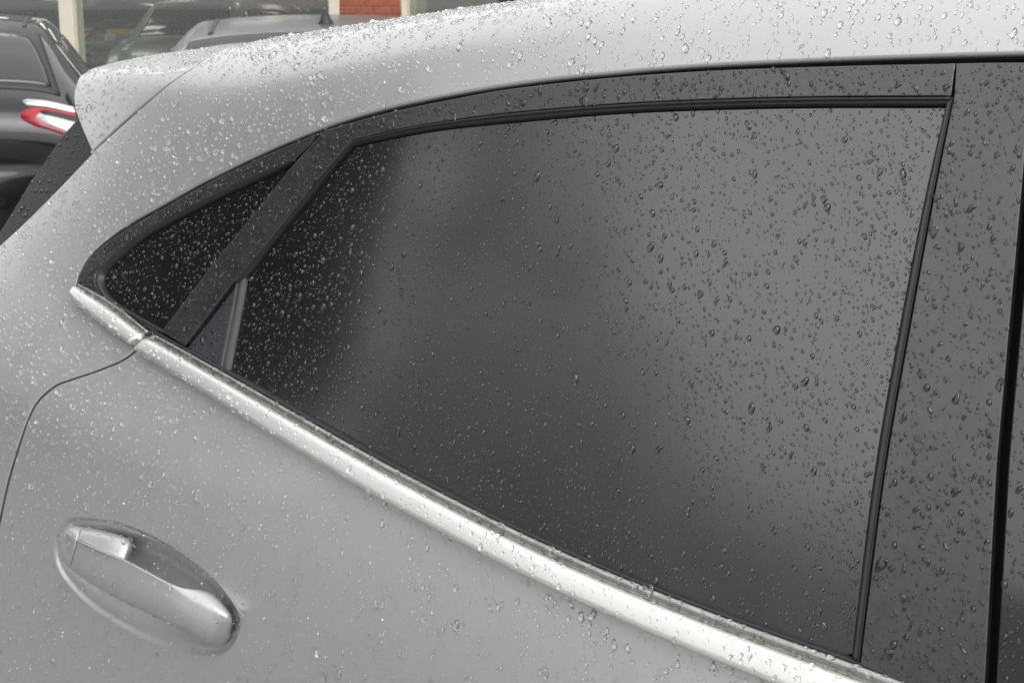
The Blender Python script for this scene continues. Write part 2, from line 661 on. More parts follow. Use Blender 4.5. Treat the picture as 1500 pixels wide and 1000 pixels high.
ch_low_px, ch_top_px = smooth_line(ch_low_px), smooth_line(ch_top_px)
ch_low_rear = seg_px(ch_low_rear_px)
ch_low = seg_px(ch_low_px)
ch_top = seg_px(ch_top_px)
ch_top_rear = seg_px(ch_top_rear_px)
shut = seg_px(shut_px)
seam_px = [(136, 223), (187, 177), (240, 131), (275, 105)]
seam = seg_px(seam_px)
tailedge_px = [(0, 359), (40, 322), (90, 272), (136, 224)]
tailedge = seg_px(tailedge_px)
print('belt', S(ch_low[::20, 0], ch_low[::20, 1]).round(3).tolist())
print('drip', S(drip[::14, 0], drip[::14, 1]).round(3).tolist())
print('seam', S(seam[:, 0], seam[:, 1])[::6].round(3).tolist(), seam[-1])
print('tail', S(tailedge[:, 0], tailedge[:, 1])[::8].round(3).tolist())

XF = 0.95     # where the built part of the car ends in front

# extend belt and drip to the front on the surface
bz = lambda P: S(P[0], P[1])[2]
e_low = ch_low[-1]
front_low = xz([(x, bz(e_low) - 0.16 * (x - e_low[0])) for x in np.linspace(e_low[0] + 0.05, XF, 14)])
e_top = ch_top[-1]
front_top = xz([(x, bz(e_top) - 0.155 * (x - e_top[0])) for x in np.linspace(e_top[0] + 0.05, XF, 14)])
e_d = drip[0]
tdz = np.array([(x, e_d[1] - 0.10 * max(0, x - 0.1)) for x in np.linspace(XF, e_d[0] + 0.06, 12)])

# door bottoms / shut lines on the surface
_e = S(shut[-1, 0], shut[-1, 1])
door_rear_low = xz([tuple(p) for p in catmull([(_e[0], _e[2]), (_e[0] - 0.030, _e[2] - 0.06), (_e[0] - 0.050, _e[2] - 0.14), (_e[0] - 0.030, _e[2] - 0.24),
                                               (_e[0] + 0.10, _e[2] - 0.40), (-1.28, 0.37)], 6)][1:])
x_split = float(e_low[0]) + 0.0
BP_px = [(1513, 92), (1496, 290), (1477, 500), (1465, 633), (1459.5, 700), (1443, 1000), (1440, 1047)]
BPR_px = [(1530, 92), (1512, 290), (1493, 500), (1481, 633), (1476, 700), (1459.5, 1000), (1456, 1052)]
bp = seg_px(BP_px); bpr = seg_px(BPR_px)
xB = float(S(bp[-1, 0], bp[-1, 1])[0])


def shift(P, dx=0.0, dt=0.0):
    return np.asarray(P) + np.array([dx, dt])


# ---- quarter panel + roof side, one pressing
xs_seam = float(seam[-1, 0])
roof_rear = np.array([(xs_seam + 0.02, 11.2), (xs_seam + 0.03, 11.9), (xs_seam + 0.02, 12.99)])
arch = [(-1.76 + 0.375 * math.cos(a), 0.335 + 0.375 * math.sin(a)) for a in np.linspace(0.10, math.pi - 0.10, 26)]
quarter = [
    (np.vstack([[(XF, 12.99)], tdz, drip[:78]]), 0.0045),
    (drip[77:92], 0.003), (drip[91:], 0.0004),
    (ch_low_rear, 0.0012),
    (shift(shut, -0.0032, 0), 0.0015),
    (shift(door_rear_low, -0.0032), 0.0015),
    (xz([(-1.29, 0.37), (-1.385, 0.37)]), 0.002),
    (xz(arch), 0.004),
    (xz([(-2.14, 0.37), (-2.24, 0.37), (-2.26, 0.60), (-2.25, 0.80), (-2.15, 1.0)]), 0.004),
    (np.vstack([xz([(-2.02, 1.09), (-1.85, 1.16)]), tailedge]), 0.002),
    (seam, 0.0015),
    (roof_rear, 0.002),
    (np.array([(xs_seam + 0.02, 12.99), (XF, 12.99)]), 0.001),
]
body_side = panel('quarter_panel', quarter, M['silver'], car, grid=0.016, thick=0.02)

# ---- handle recess
rec_px = [(108, 756), (168, 762), (225, 784), (285, 823), (324, 859), (349, 897), (350, 924), (338, 950), (315, 962),
          (270, 957), (210, 936), (150, 903), (111, 870), (86, 836), (79, 800), (88, 770)]
rec = inv(catmull(rec_px, 6, True)) * np.array([1, TS])


def dish(x, t):
    p = np.stack([x, t * TS], 1)
    h = np.zeros(len(p))
    lo, hi = rec.min(0), rec.max(0)
    m = ((p > lo) & (p < hi)).all(1)
    if m.any():
        q = p[m]
        ins = inside(rec, q)
        dd = dist_poly(rec, q)
        v = np.clip(dd / 0.0042, 0, 1)
        u = np.clip((dd - 0.004) / 0.020, 0, 1)
        h[m] = np.where(ins, -0.0032 * (v * v * (3 - 2 * v)) - 0.014 * u * u * (3 - 2 * u), 0)
    return h


lo_, hi_ = rec.min(0) - 0.012, rec.max(0) + 0.012
recd = resample(np.vstack([rec, rec[:1]]), 0.0022)[:-1]
_tg = np.roll(recd, -1, 0) - np.roll(recd, 1, 0)
_tg /= np.linalg.norm(_tg, axis=1, keepdims=True)
_nn = np.stack([-_tg[:, 1], _tg[:, 0]], 1)
if not inside(rec, recd[:1] + _nn[:1] * 0.004)[0]:
    _nn = -_nn
rim_rings = [recd] + [recd + _nn * o_ for o_ in (-0.0035, -0.0012, 0.0010, 0.0020, 0.0032, 0.0046, 0.0065)]
zs = 0.37
rear_door = [
    (ch_low, 0.0012),
    (np.vstack([[e_low], xz([(xB, z) for z in np.linspace(bz(e_low) - 0.01, zs, 10)])]), 0.002),
    (xz([(x, zs) for x in np.linspace(xB, -1.275, 12)]), 0.002),
    (door_rear_low[::-1], 0.0015),
    (shut[::-1], 0.0015),
]
door = panel('rear_door_panel', rear_door, M['silver'], car, grid=0.012, thick=0.02, disp=dish,
             fine=((lo_[0], hi_[0], lo_[1], hi_[1]), 0.0030), extra=rim_rings)
fx0 = xB + 0.008
front_door = [
    (np.vstack([[(fx0, float(e_low[1]) - 0.04)], front_low]), 0.0012),
    (xz([(XF, z) for z in np.linspace(bz(front_low[-1]) - 0.01, zs, 8)]), 0.002),
    (xz([(x, zs) for x in np.linspace(XF, fx0, 10)]), 0.002),
    (xz([(fx0, z) for z in np.linspace(zs, bz(e_low) - 0.02, 10)]), 0.002),
]
panel('front_door_panel', front_door, M['silver'], car, grid=0.02, thick=0.02)

# ---- black inner shell behind every gap
sh = [np.array([(XF, 0.5), (XF, 11.5)]), np.array([(XF, 11.5), (-1.45, 11.2)]), np.array([(-1.45, 11.2), (-1.52, 9.5)]),
      np.vstack([xz([(-1.55, 1.30), (-1.66, 1.20), (-1.8, 1.12)])]), xz([(-1.8, 1.12), (-1.8, 0.85), (-1.32, 0.80), (-1.25, 0.40)]),
      np.array([(-1.25, 0.5), (XF, 0.5)])]
panel('inner_shell', sh, M['black'], car, off=-0.034, grid=0.03, thick=0.002)

# ---- quarter window: surround and glass
q_outer_px = [(472, 193), (450, 202), (375, 234.5), (300, 271), (240, 305), (192, 332), (154, 358.5), (130, 380.5), (117, 403), (112.5, 416)]
q_glass_px = [(240, 484), (195, 458), (168, 441), (152, 424), (147, 408), (150, 398), (168, 380), (210, 347), (270, 314),
              (330, 284), (390, 257), (428, 239)]
q_outer = seg_px(q_outer_px); q_glass = seg_px(q_glass_px)
lip_px = [(240, 488), (190, 460), (160, 443), (144, 426), (139, 411), (142, 398), (162, 377), (206, 343), (268, 309), (328, 279), (390, 251), (432, 233)]
q_lip = seg_px(lip_px)
surround = panel('quarter_window_surround', [(q_outer, 0.001), (ch_top_rear, 0.001), (seg_px([(222, 485), (238, 487)], 4), 0.001),
                                              (q_lip, 0.001), (seg_px([(432, 233), (452, 214), (472, 193)], 4), 0.001)],
                 M['trim'], car, off=0.0002, grid=0.01, thick=0.012)
panel('quarter_glass', [q_glass, seg_px([(428, 239), (340, 350), (288, 416), (240, 484)], 8)], M['glass'], car, off=-0.005, grid=0.014, thick=0.004)
strip('quarter_glass_seal', q_lip, q_glass, [(-0.02, -0.008), (0.0, -0.001), (0.25, 0.0012), (0.55, 0.0005), (0.85, -0.0035), (1.05, -0.008)],
      M['rubber'], car, n=120)

# ---- rear door window frame: top band and diagonal bar in one
f_top_px = [(1400, 93.5), (1230, 97.5), (1050, 104), (900, 114.5), (750, 131), (660, 147), (570, 166), (477, 191.5)]
bar_l_px = [(477, 191.5), (430, 243), (384, 300), (314, 386), (238, 486)]
bar_r_px = [(272, 506), (305, 463), (341, 416), (374, 379), (439, 298), (478, 250), (514, 209)]
f_low_px = [(514, 209), (519, 205.5), (588, 189), (660, 177), (750, 165.5), (900, 153), (1050, 146), (1200, 142.5), (1394, 141.5)]
f_top, bar_l, bar_r, f_low = seg_px(f_top_px), seg_px(bar_l_px), seg_px(bar_r_px), seg_px(f_low_px, 8)
frame = panel('window_frame', [f_top, bar_l, seg_px([(238, 486), (272, 506)], 4), bar_r, f_low[1:], seg_px([(1394, 141.5), (1400, 93.5)], 4)],
              M['trim'], car, off=0.0015, grid=0.010, thick=0.014, radius=0.0012)

# ---- pillar cover
rub_out_px = [(1396, 142), (1364, 300), (1330, 485), (1293, 700), (1258, 972)]
glass_r_px = [(1384, 154), (1351, 300), (1315, 485), (1278, 700), (1246, 960)]
rub_out = seg_px(rub_out_px); glass_r = seg_px(glass_r_px)
rub_gap = seg_px([(p[0] + (1.4 if k_ == 0 else 2.2), p[1]) for k_, p in enumerate(rub_out_px)])
pillar_top = seg_px([(1400.8, 93.5), (1450, 92.5), (1513, 92)], 6)
bot = seg_px([(1440, 1047), (1332, 1003), (1262, 974)], 6)
pillar = panel('pillar_cover', [pillar_top, bp, bot, rub_gap[::-1], seg_px([(1397.4, 142), (1400.8, 93.5)], 4)], M['trim'], car,
               off=0.0015, grid=0.010, thick=0.014, radius=0.0012)

# ---- seals round the glass
g_top_px = [(355, 408.5), (400, 352), (452, 288), (490, 240), (514, 214), (524, 210.5), (600, 195), (660, 186), (750, 177), (900, 164), (1050, 157.5), (1200, 154.5), (1384, 154)]
g_top = seg_px(g_top_px, 10)
s_out_px = [(342, 414), (376, 379), (440, 298), (479, 250), (514.5, 209), (520, 205.8), (588, 189.3), (660, 177.3), (750, 165.8), (900, 153.3), (1050, 146.3), (1200, 142.8), (1394, 141.8)]
# pair the two polylines station by station
s_out = seg_px([(342, 414), (388, 361), (442, 296), (480, 249), (513, 210), (521, 206), (594, 188), (656, 178), (748, 166), (899, 153.4), (1050, 146.3), (1200, 142.8), (1394, 141.8)], 10)
prof = [(-0.05, -0.010), (0.0, -0.001), (0.10, 0.0016), (0.30, 0.0018), (0.45, 0.0004), (0.52, -0.0022), (0.62, -0.0012), (0.8, -0.002), (1.0, -0.0065), (1.1, -0.012)]
strip('glass_seal_top', s_out, g_top, prof, M['rubber'], car, n=220)
strip('glass_seal_front', rub_out, glass_r, [(-0.03, -0.010), (0.0, 0.0), (0.1, 0.0015), (0.16, 0.0), (0.24, -0.001), (0.4, 0.0012), (0.75, 0.0008), (0.95, -0.003), (1.06, -0.011)],
      M['rubber'], car, n=80)

# ---- door glass, sail panel, divider strip
gl_l_px = [(355, 408.5), (345, 470), (333.5, 542)]
g_bot_px = [(333, 546), (368, 567), (440, 611), (530, 653), (600, 690), (720, 750), (825, 807), (915, 849), (1050, 894), (1140, 928), (1246, 964)]
door_glass = panel('door_glass', [seg_px([(360, 402), (345, 470), (330, 549)], 5), seg_px(ch_top_px[2:13], 6), glass_r[::-1], g_top[::-1][2:-2]], M['glass'], car,
                   off=-0.006, grid=0.014, thick=0.004)
panel('sail_panel', [seg_px([(341, 417), (306, 463), (270, 508)], 5), seg_px([(270, 508), (318, 538)], 4), seg_px([(318, 538), (330, 475), (341, 417)], 5)], M['sail'], car,
      off=-0.004, grid=0.012, thick=0.004)
strip('divider_strip', seg_px([(343, 408), (330.5, 475), (317, 539)], 6), seg_px([(357, 400), (345.5, 470), (332, 545)], 6),
      [(0.0, -0.008), (0.02, -0.0028), (0.24, -0.0026), (0.28, -0.0045), (0.33, -0.0045), (0.37, -0.0026), (0.95, -0.0030), (1.0, -0.008)], M['divider'], car, n=30)

# ---- satin belt trim, two pieces
chp = [(-0.01, -0.010), (0.0, 0.0005), (0.012, 0.0055), (0.035, 0.0092), (0.07, 0.0114), (0.12, 0.0121), (0.24, 0.0117), (0.38, 0.0108),
       (0.52, 0.0097), (0.62, 0.0086), (0.68, 0.0072), (0.72, 0.0050), (0.74, 0.0028), (0.75, -0.008)]
lipp = [(0.735, -0.008), (0.74, 0.0022), (0.78, 0.0030), (0.90, 0.0034), (0.97, 0.0030), (0.995, 0.0010), (1.0, -0.010)]


def pair(Apx, Bpx):
    return seg_px(Apx, 10), seg_px(Bpx, 10)


ca, cb = pair([(111.5, 437), (123, 452), (158, 481), (197, 508)], [(117, 416), (139, 428), (176, 451), (219, 485)])
trim_rear = strip('belt_trim_rear', ca, cb, chp, M['satin'], car, n=60)
fl = np.vstack([ch_low, front_low]); ft = np.vstack([ch_top, front_top])
strip('belt_trim_lip_rear', ca, cb, lipp, M['lip'], car, n=60)
trim_front = strip('belt_trim_front', fl, ft, chp, M['satin'], car, n=240)
strip('belt_trim_lip_front', fl, ft, lipp, M['lip'], car, n=240)
# window edge seal above the belt trim
inner_seal = strip('belt_seal', seg_px([(p[0], p[1] + 0.5) for p in ch_top_px]), seg_px([(p[0] + 1.5, p[1] - 5.5) for p in ch_top_px]),
                   [(-0.1, -0.010), (0.0, 0.0), (0.4, 0.001), (0.8, -0.001), (1.0, -0.008)], M['rubber'], car, n=160)

# ---- front door: pillar cover and glass
fp_r = shift(bpr, 0.075)
panel('front_pillar_cover', [seg_px([(1530, 92), (1545, 91.5)], 3), fp_r, np.array([fp_r[-1], bpr[-1]]), bpr[::-1]], M['glass_front'], car, off=0.0015, grid=0.014, thick=0.012)
ftop = np.array([(x, float(f_top[0, 1]) - 0.12 - 0.1 * max(0, x - .1)) for x in np.linspace(fp_r[0, 0] + 0.003, XF, 12)])
panel('front_door_glass', [shift(fp_r, 0.003)[::-1], ftop, np.vstack([[(XF, front_top[-1, 1] + .02)], shift(front_top[::-1], 0, 0.02)])], M['glass_front'], car, off=-0.003, grid=0.02, thick=0.004)
ftb = np.array([(x, float(f_top[0, 1]) - 0.1 * max(0, x - .1)) for x in np.linspace(fp_r[0, 0] - 0.01, XF, 12)])
panel('front_window_frame', [ftop, ftb[::-1]], M['trim'], car, off=0.0015, grid=0.014, thick=0.012)

# ---- door handle


def loft(name, sections, mat, parent, closed_ring=True, subdiv=2, caps=True):
    V = np.array(sections); n, m = V.shape[:2]
    faces = []
    for i in range(n - 1):
        for k in range(m if closed_ring else m - 1):
            j = (k + 1) % m
            faces.append((i * m + k, i * m + j, (i + 1) * m + j, (i + 1) * m + k))
    if caps:
        faces.append(tuple(range(m - 1, -1, -1)))
        faces.append(tuple((n - 1) * m + k for k in range(m)))
    o = mesh_obj(name, V.reshape(-1, 3), faces, mat, parent, True)
    fix_normals(o)
    if subdiv:
        sm = o.modifiers.new('subdivision', 'SUBSURF'); sm.levels = subdiv; sm.render_levels = subdiv
    return o


def hsec(Bp, Rp, Tp, hb, hr, ht, back):
    Bp, Rp, Tp = map(np.array, (Bp, Rp, Tp))
    hb = hr + 0.001 if hb > 0.005 else hb
    mid = 0.5 * (Bp + Rp)
    px = [Bp, Bp * 0.97 + Rp * 0.03, mid, Rp * 0.86 + Bp * 0.14, Rp, 0.5 * (Rp + Tp), Tp, Tp * 0.8 + Bp * 0.2]
    h = np.array([hb - back, hb, 0.5 * (hb + hr) + 0.0036, hr + 0.0004, hr - 0.0004, 0.5 * (hr + ht) + 0.001, ht, min(ht, hb) - back])
    q = inv(np.array(px), h)
    return S(q[:, 0], q[:, 1]) + SN(q[:, 0], q[:, 1]) * h[:, None]


grip = [hsec((101.0, 834.5), (113, 788.8), (117, 785.5), .016, .0240, .022, .014),
        hsec((102.6, 835.6), (114.6, 789.9), (118.5, 786.5), .016, .0266, .024, .014),
        hsec((106, 838), (118, 791.8), (122, 788.5), .016, .0268, .024, .014),
        hsec((135, 858), (146, 805.5), (150, 802), .017, .028, .025, .014),
        hsec((168, 877.5), (176, 820.5), (181, 815), .0175, .029, .026, .013),
        hsec((204, 894), (205, 837), (210, 831), .0178, .0292, .0265, .013),
        hsec((240, 911), (236, 854), (242, 848), .0178, .029, .026, .013),
        hsec((262, 922), (258, 866), (268, 860), .0165, .028, .023, .014),
        hsec((285, 937), (285, 879), (297, 857), .013, .0255, .008, .022),
        hsec((306, 946), (312, 890), (314, 864), .010, .0225, .004, .022),
        hsec((324, 950), (334, 901), (334, 888), .004, .017, .003, .022),
        hsec((333, 946), (343, 909), (343, 904), .000, .007, .003, .02)]
loft('handle_grip', grip, M['silver'], car, True, 2)
capA = [hsec((85.5, 806), (83.5, 797), (86, 786), -.008, -.002, -.002, .012),
        hsec((86, 810), (84, 792), (88, 779), .002, .010, .004, .02),
        hsec((91, 822), (91, 778), (99, 767), .012, .0215, .010, .028),
        hsec((97, 831), (101, 780.5), (110, 765.5), .015, .0255, .010, .03),
        hsec((101.3, 834.2), (112.3, 788), (119, 766.8), .016, .0266, .010, .03),
        hsec((102.3, 835.2), (113.8, 789.3), (121, 767.5), .016, .0268, .010, .03)]
capB = [hsec((104, 790), (104.5, 785), (112, 767.5), .012, .022, .006, .03),
        hsec((116, 795), (116.5, 790.5), (123, 768), .012, .0264, .010, .03),
        hsec((140, 806), (140.5, 802.5), (146, 772), .012, .0275, .010, .03),
        hsec((160, 814), (161, 811), (168, 776.5), .012, .028, .009, .03),
        hsec((176, 821), (177, 817), (187, 783), .012, .026, .007, .03),
        hsec((184, 823), (186, 816), (195, 790), .010, .020, .004, .028),
        hsec((188, 824), (190.5, 818), (197, 797), -.004, .008, -.002, .02)]
loft('handle_cap', capA, M['silver'], car, True, 2)
loft('handle_bridge', capB, M['silver'], car, True, 2)

# ---- spoiler
sp_edge_px = [(128, 106), (165, 108), (219, 111), (252, 107.5), (275, 105)]
sp_left_px = [(136, 224), (127, 203), (119, 184), (111, 160), (108.5, 138), (116, 114), (128, 106)]
sp_seam = shift(seam, -0.004)
sp_edge = seg_px(sp_edge_px)
spoiler = panel('spoiler_side', [seg_px([(133, 223.5), (184, 176), (237, 131), (272, 106)], 8), sp_edge[::-1], seg_px(sp_left_px[::-1], 6)],
                M['silver'], car, grid=0.008, thick=0.01, radius=0.002, off=0.0)
E3 = S(sp_edge[:, 0], sp_edge[:, 1]); EN = SN(sp_edge[:, 0], sp_edge[:, 1])
E3 = resample(E3, 0.012)
print('spoiler edge', E3[::6].round(3).tolist(), 'crest z', _zc(E3[::6, 0]).round(3))
secs = []
for dy, dz in [(-0.0015, -0.006), (0.0, 0.0), (0.003, 0.0025), (0.012, 0.005), (0.05, 0.012), (0.12, 0.02), (0.22, 0.027), (0.34, 0.031), (0.46, 0.033)]:
    row = E3 + np.array([0, dy, dz])
    row[:, 1] = np.minimum(row[:, 1], 1.9)
    secs.append(row)
top = loft('spoiler_top', secs + [np.stack([r[:, 0], 3.8 - r[:, 1], r[:, 2]], 1) for r in secs[::-1]], M['silver'], car, False, 0, False)

# ---- black corner strip beside the rear screen
tl_px = [(108, 176), (87, 200), (66, 230), (40, 267), (30, 284), (0, 333), (-30, 375)]
tr_px = [(133, 224), (90, 269), (40, 319), (0, 356), (-40, 394)]
tl = seg_px(tl_px); tr_ = seg_px(tr_px)
tail_strip = panel('screen_corner_trim', [tl, np.array([tl[-1], tr_[-1]]), tr_[::-1], seg_px([(133, 224), (124, 200), (112, 172), (108, 176)], 4)], M['corner'], car, off=-0.003, grid=0.012, thick=0.012)
# rear screen and tailgate between the two corners
TL3 = resample(S(tl[:, 0], tl[:, 1]) + SN(tl[:, 0], tl[:, 1]) * -0.004, 0.03)
rows = []
for k in np.linspace(0, 1, 13):
    r = TL3.copy()
    r[:, 1] = TL3[:, 1] + (3.8 - 2 * TL3[:, 1]) * k
    r[:, 0] -= 0.035 * math.sin(math.pi * k) ** 0.6 - 0.002
    rows.append(r)
loft('rear_screen', rows, M['glass'], car, False, 0, False)

# ---- wheel
def wheel(parent, cx, cy, cz, R, w, side=-1):
    prof_ = [(R * 0.66, -w / 2), (R * 0.9, -w / 2 - 0.004), (R * 0.98, -w * 0.38), (R, -w * 0.2), (R, w * 0.2), (R * 0.98, w * 0.38), (R * 0.9, w / 2), (R * 0.66, w / 2)]
    n = 40
    V = [[(cx + r * math.cos(a), cy + y, cz + r * math.sin(a)) for r, y in prof_] for a in np.linspace(0, 2 * math.pi, n, endpoint=False)]
    V.append(V[0])
    t = loft('tyre', V, M['tyre'], parent, False, 0, False)
    V = []
    for a in np.linspace(0, 2 * math.pi, 41):
        k = 0.012 * math.cos(5 * a)
        V.append([(cx + r * math.cos(a), cy + y, cz + r * math.sin(a)) for r, y in
                  [(0.001, side * w * .42), (R * 0.16, side * w * .42), (R * 0.24, side * (w * .34 + k)), (R * 0.55, side * (w * .36 + k)), (R * 0.64, side * w * .5), (R * 0.68, side * w * .5), (R * 0.68, side * w * .2)]])
    loft('rim', V, M['rim'], parent, False, 0, False)
    return t


wheel(car, -1.76, 1.13, 0.335, 0.335, 0.215)
liner = []
for a_ in np.linspace(-0.35, math.pi + 0.35, 30):
    liner.append([(-1.76 + r_ * math.cos(a_), y_, 0.335 + r_ * math.sin(a_)) for r_, y_ in ((0.372, 1.035), (0.385, 1.10), (0.385, 1.34), (0.02, 1.36))])
loft('wheel_arch_liner', liner, M['black'], car, False, 0, False)
# lower tailgate and bumper across the tail
_tq = np.vstack([xz([(-2.24, 0.37), (-2.26, 0.60), (-2.25, 0.80), (-2.15, 1.0), (-2.02, 1.09), (-1.85, 1.16)]), tailedge[:1]])
_T3 = resample(S(_tq[:, 0], _tq[:, 1]) - SN(_tq[:, 0], _tq[:, 1]) * 0.004, 0.04)
_rows = []
for k_ in np.linspace(0, 1, 19):
    r_ = _T3.copy()
    r_[:, 1] = _T3[:, 1] + (3.8 - 2 * _T3[:, 1]) * k_
    r_[:, 0] -= 0.10 * math.sin(math.pi * k_) ** 0.5
    _rows.append(r_)
loft('tailgate_panel', _rows, M['silver'], car, False, 0, False)

# ================================================================== RAIN DROPS
def drop_shape(rg, kind, segs, rings):
    ang = np.linspace(0, 2 * math.pi, segs, endpoint=False)
    if kind == 'round':
        out = 1 + 0.10 * rg.normal() * np.cos(ang - rg.uniform(0, 6.28)) + 0.07 * rg.normal() * np.cos(2 * ang + rg.uniform(0, 6.28)) + 0.04 * rg.normal(size=segs)
        out = np.clip(out, 0.6, 1.5)
        sx, sy = rg.uniform(0.78, 0.95), rg.uniform(0.95, 1.25)
    else:                                           # runny: union of blobs seen from the middle
        nb = rg.integers(2, 5)
        c = [(0.0, 0.0, rg.uniform(0.38, 0.62))]
        a0 = rg.uniform(0, 6.28)
        for _ in range(nb):
            a = a0 + rg.normal() * 0.9 + (math.pi if rg.random() < 0.35 else 0)
            dd = rg.uniform(0.6, 1.35)
            c.append((dd * math.cos(a), dd * math.sin(a), rg.uniform(0.28, 0.58)))
        out = np.zeros(segs)
        for i, a in enumerate(ang):
            for r in np.linspace(0.2, 2.0, 40):
                fld = sum((q[2] ** 2) / ((r * math.cos(a) - q[0]) ** 2 + (r * math.sin(a) - q[1]) ** 2 + 1e-6) for q in c)
                if fld < 1.0:
                    break
                out[i] = r
        out = np.maximum(out, 0.3)
        sx, sy = 0.8, 1.0
    H = rg.uniform(0.55, 0.78) if kind == 'round' else rg.uniform(0.40, 0.58)
    V = []
    for rho, hh in rings:
        sh_ = 0.22 * (1 - rho)
        for i, a in enumerate(ang):
            V.append((out[i] * rho * math.cos(a) * sx, (out[i] * rho * math.sin(a)) * sy + sh_ * sy, H * hh))
    V.append((0, 0.22 * sy, H))
    nr = len(rings)
    Fc = []
    for r in range(nr - 1):
        for i in range(segs):
            j = (i + 1) % segs
            Fc.append((r * segs + i, r * segs + j, (r + 1) * segs + j))
            Fc.append((r * segs + i, (r + 1) * segs + j, (r + 1) * segs + i))
    for i in range(segs):
        Fc.append(((nr - 1) * segs + i, (nr - 1) * segs + (i + 1) % segs, nr * segs))
    return np.array(V), np.array(Fc)


RB = [(1.0, -0.12), (0.985, 0.12), (0.90, 0.42), (0.68, 0.76), (0.36, 0.95)]
RS_ = [(1.0, -0.12), (0.92, 0.36), (0.58, 0.83)]
drg = np.random.default_rng(5)
SH = {('round', 'b'): [drop_shape(drg, 'round', 12, RB) for _ in range(14)],
      ('round', 's'): [drop_shape(drg, 'round', 7, RS_) for _ in range(10)],
      ('runny', 'b'): [drop_shape(drg, 'runny', 18, RB) for _ in range(26)],
      ('runny', 's'): [drop_shape(drg, 'runny', 9, RS_) for _ in range(12)]}
BIG = []      # individual large drops


def mesh_tris(o):
    dg = bpy.context.evaluated_depsgraph_get()
    ev = o.evaluated_get(dg)
    me = ev.to_mesh()
    me.calc_loop_triangles()
    n = len(me.loop_triangles)
    ti = np.zeros(n * 3, np.int32); me.loop_triangles.foreach_get('vertices', ti)
    co = np.zeros(len(me.vertices) * 3, np.float32); me.vertices.foreach_get('co', co)
    no = np.zeros(len(me.vertices) * 3, np.float32); me.vertices.foreach_get('normal', no)
    co = co.reshape(-1, 3) + np.array(o.matrix_world.translation if False else (o.location + (o.parent.location if o.parent else Vector((0, 0, 0)))))
    ev.to_mesh_clear()
    return ti.reshape(-1, 3), co.astype(float), no.reshape(-1, 3).astype(float)


def scatter(objs, per_m2, rmed, rsig, rmax, runny=0.3, stretch=(1.0, 1.3), mask=None, dens_noise=0.0, seed=0, minpix=0.0, flat=1.0):
    """returns list of drops lying on the given meshes"""
    rg = np.random.default_rng(100 + seed)
    P, N = [], []
    for o in objs:
        ti, co, no = mesh_tris(o)
        a, b, c = co[ti[:, 0]], co[ti[:, 1]], co[ti[:, 2]]
        fn = np.cross(b - a, c - a)
        ar = np.linalg.norm(fn, axis=1) / 2
        fn = fn / (2 * ar[:, None] + 1e-15)
        cen = (a + b + c) / 3
        q = PX(cen)
        keep = (np.arange(len(ti)) < MAIN.get(o.name, 10 ** 9)) & (((CAM - cen) * fn).sum(1) > -0.05) & (cen[:, 1] < 1.95) & (q[:, 0] > -250) & (q[:, 0] < 1900) & (q[:, 1] > -150) & (q[:, 1] < 1150)
        if not keep.any():
            continue
        w = ar * keep
        n = rg.poisson(w.sum() * per_m2)
        k = rg.choice(len(w), n, p=w / w.sum())
        r1, r2 = np.sqrt(rg.random(n)), rg.random(n)
        bar = np.stack([1 - r1, r1 * (1 - r2), r1 * r2], 1)
        P.append((bar[:, :1] * a[k] + bar[:, 1:2] * b[k] + bar[:, 2:] * c[k]))
        N.append(fn[k])
    P, N = np.vstack(P), np.vstack(N)
    if mask is not None:
        m = mask(P)
        P, N = P[m], N[m]
    n = len(P)
    r = np.clip(rmed * np.exp(rsig * rg.normal(size=n)), rmed * 0.3, rmax)
    # larger drops push smaller neighbours away
    order = np.argsort(-r)
    cell = {}
    keepi = []
    cs = 0.006
    for i in order:
        kx = tuple(np.floor(P[i] / cs).astype(int))
        bad = False
        for dx in (-1, 0, 1):
            for dy in (-1, 0, 1):
                for dz in (-1, 0, 1):
                    for j in cell.get((kx[0] + dx, kx[1] + dy, kx[2] + dz), ()):
                        if ((P[i] - P[j]) ** 2).sum() < (0.95 * (r[i] + r[j])) ** 2:
                            bad = True; break
                    if bad: break
                if bad: break
            if bad: break
        if not bad:
            cell.setdefault(kx, []).append(i)
            keepi.append(i)
    keepi = np.array(keepi)
    P, N, r = P[keepi], N[keepi], r[keepi]
    n = len(P)
    g = np.array([0, 0, -1.0])
    D = g - (N @ g)[:, None] * N
    L = np.linalg.norm(D, axis=1, keepdims=True)
    D = np.where(L > 0.05, D / (L + 1e-9), np.array([0, -1.0, 0]) - (N @ np.array([0, -1.0, 0]))[:, None] * N)
    D /= np.linalg.norm(D, axis=1, keepdims=True)
    U = np.cross(N, D)
    th = rg.normal(0, 0.20, n)
    D2 = D * np.cos(th)[:, None] + U * np.sin(th)[:, None]
    U2 = np.cross(N, D2)
    st = rg.uniform(*stretch, n)
    drops = []
    for i in range(n):
        size = 'b' if r[i] > 0.00125 else 's'
        kind = 'runny' if rg.random() < runny else 'round'
        lst = SH[(kind, size)]
        flip = 1 if rg.random() < 0.5 else -1
        drops.append((P[i], N[i], U2[i] * flip, D2[i], r[i], st[i], (kind, size, int(rg.integers(len(lst)))), rg.uniform(0.85, 1.1) * flat))
    return drops


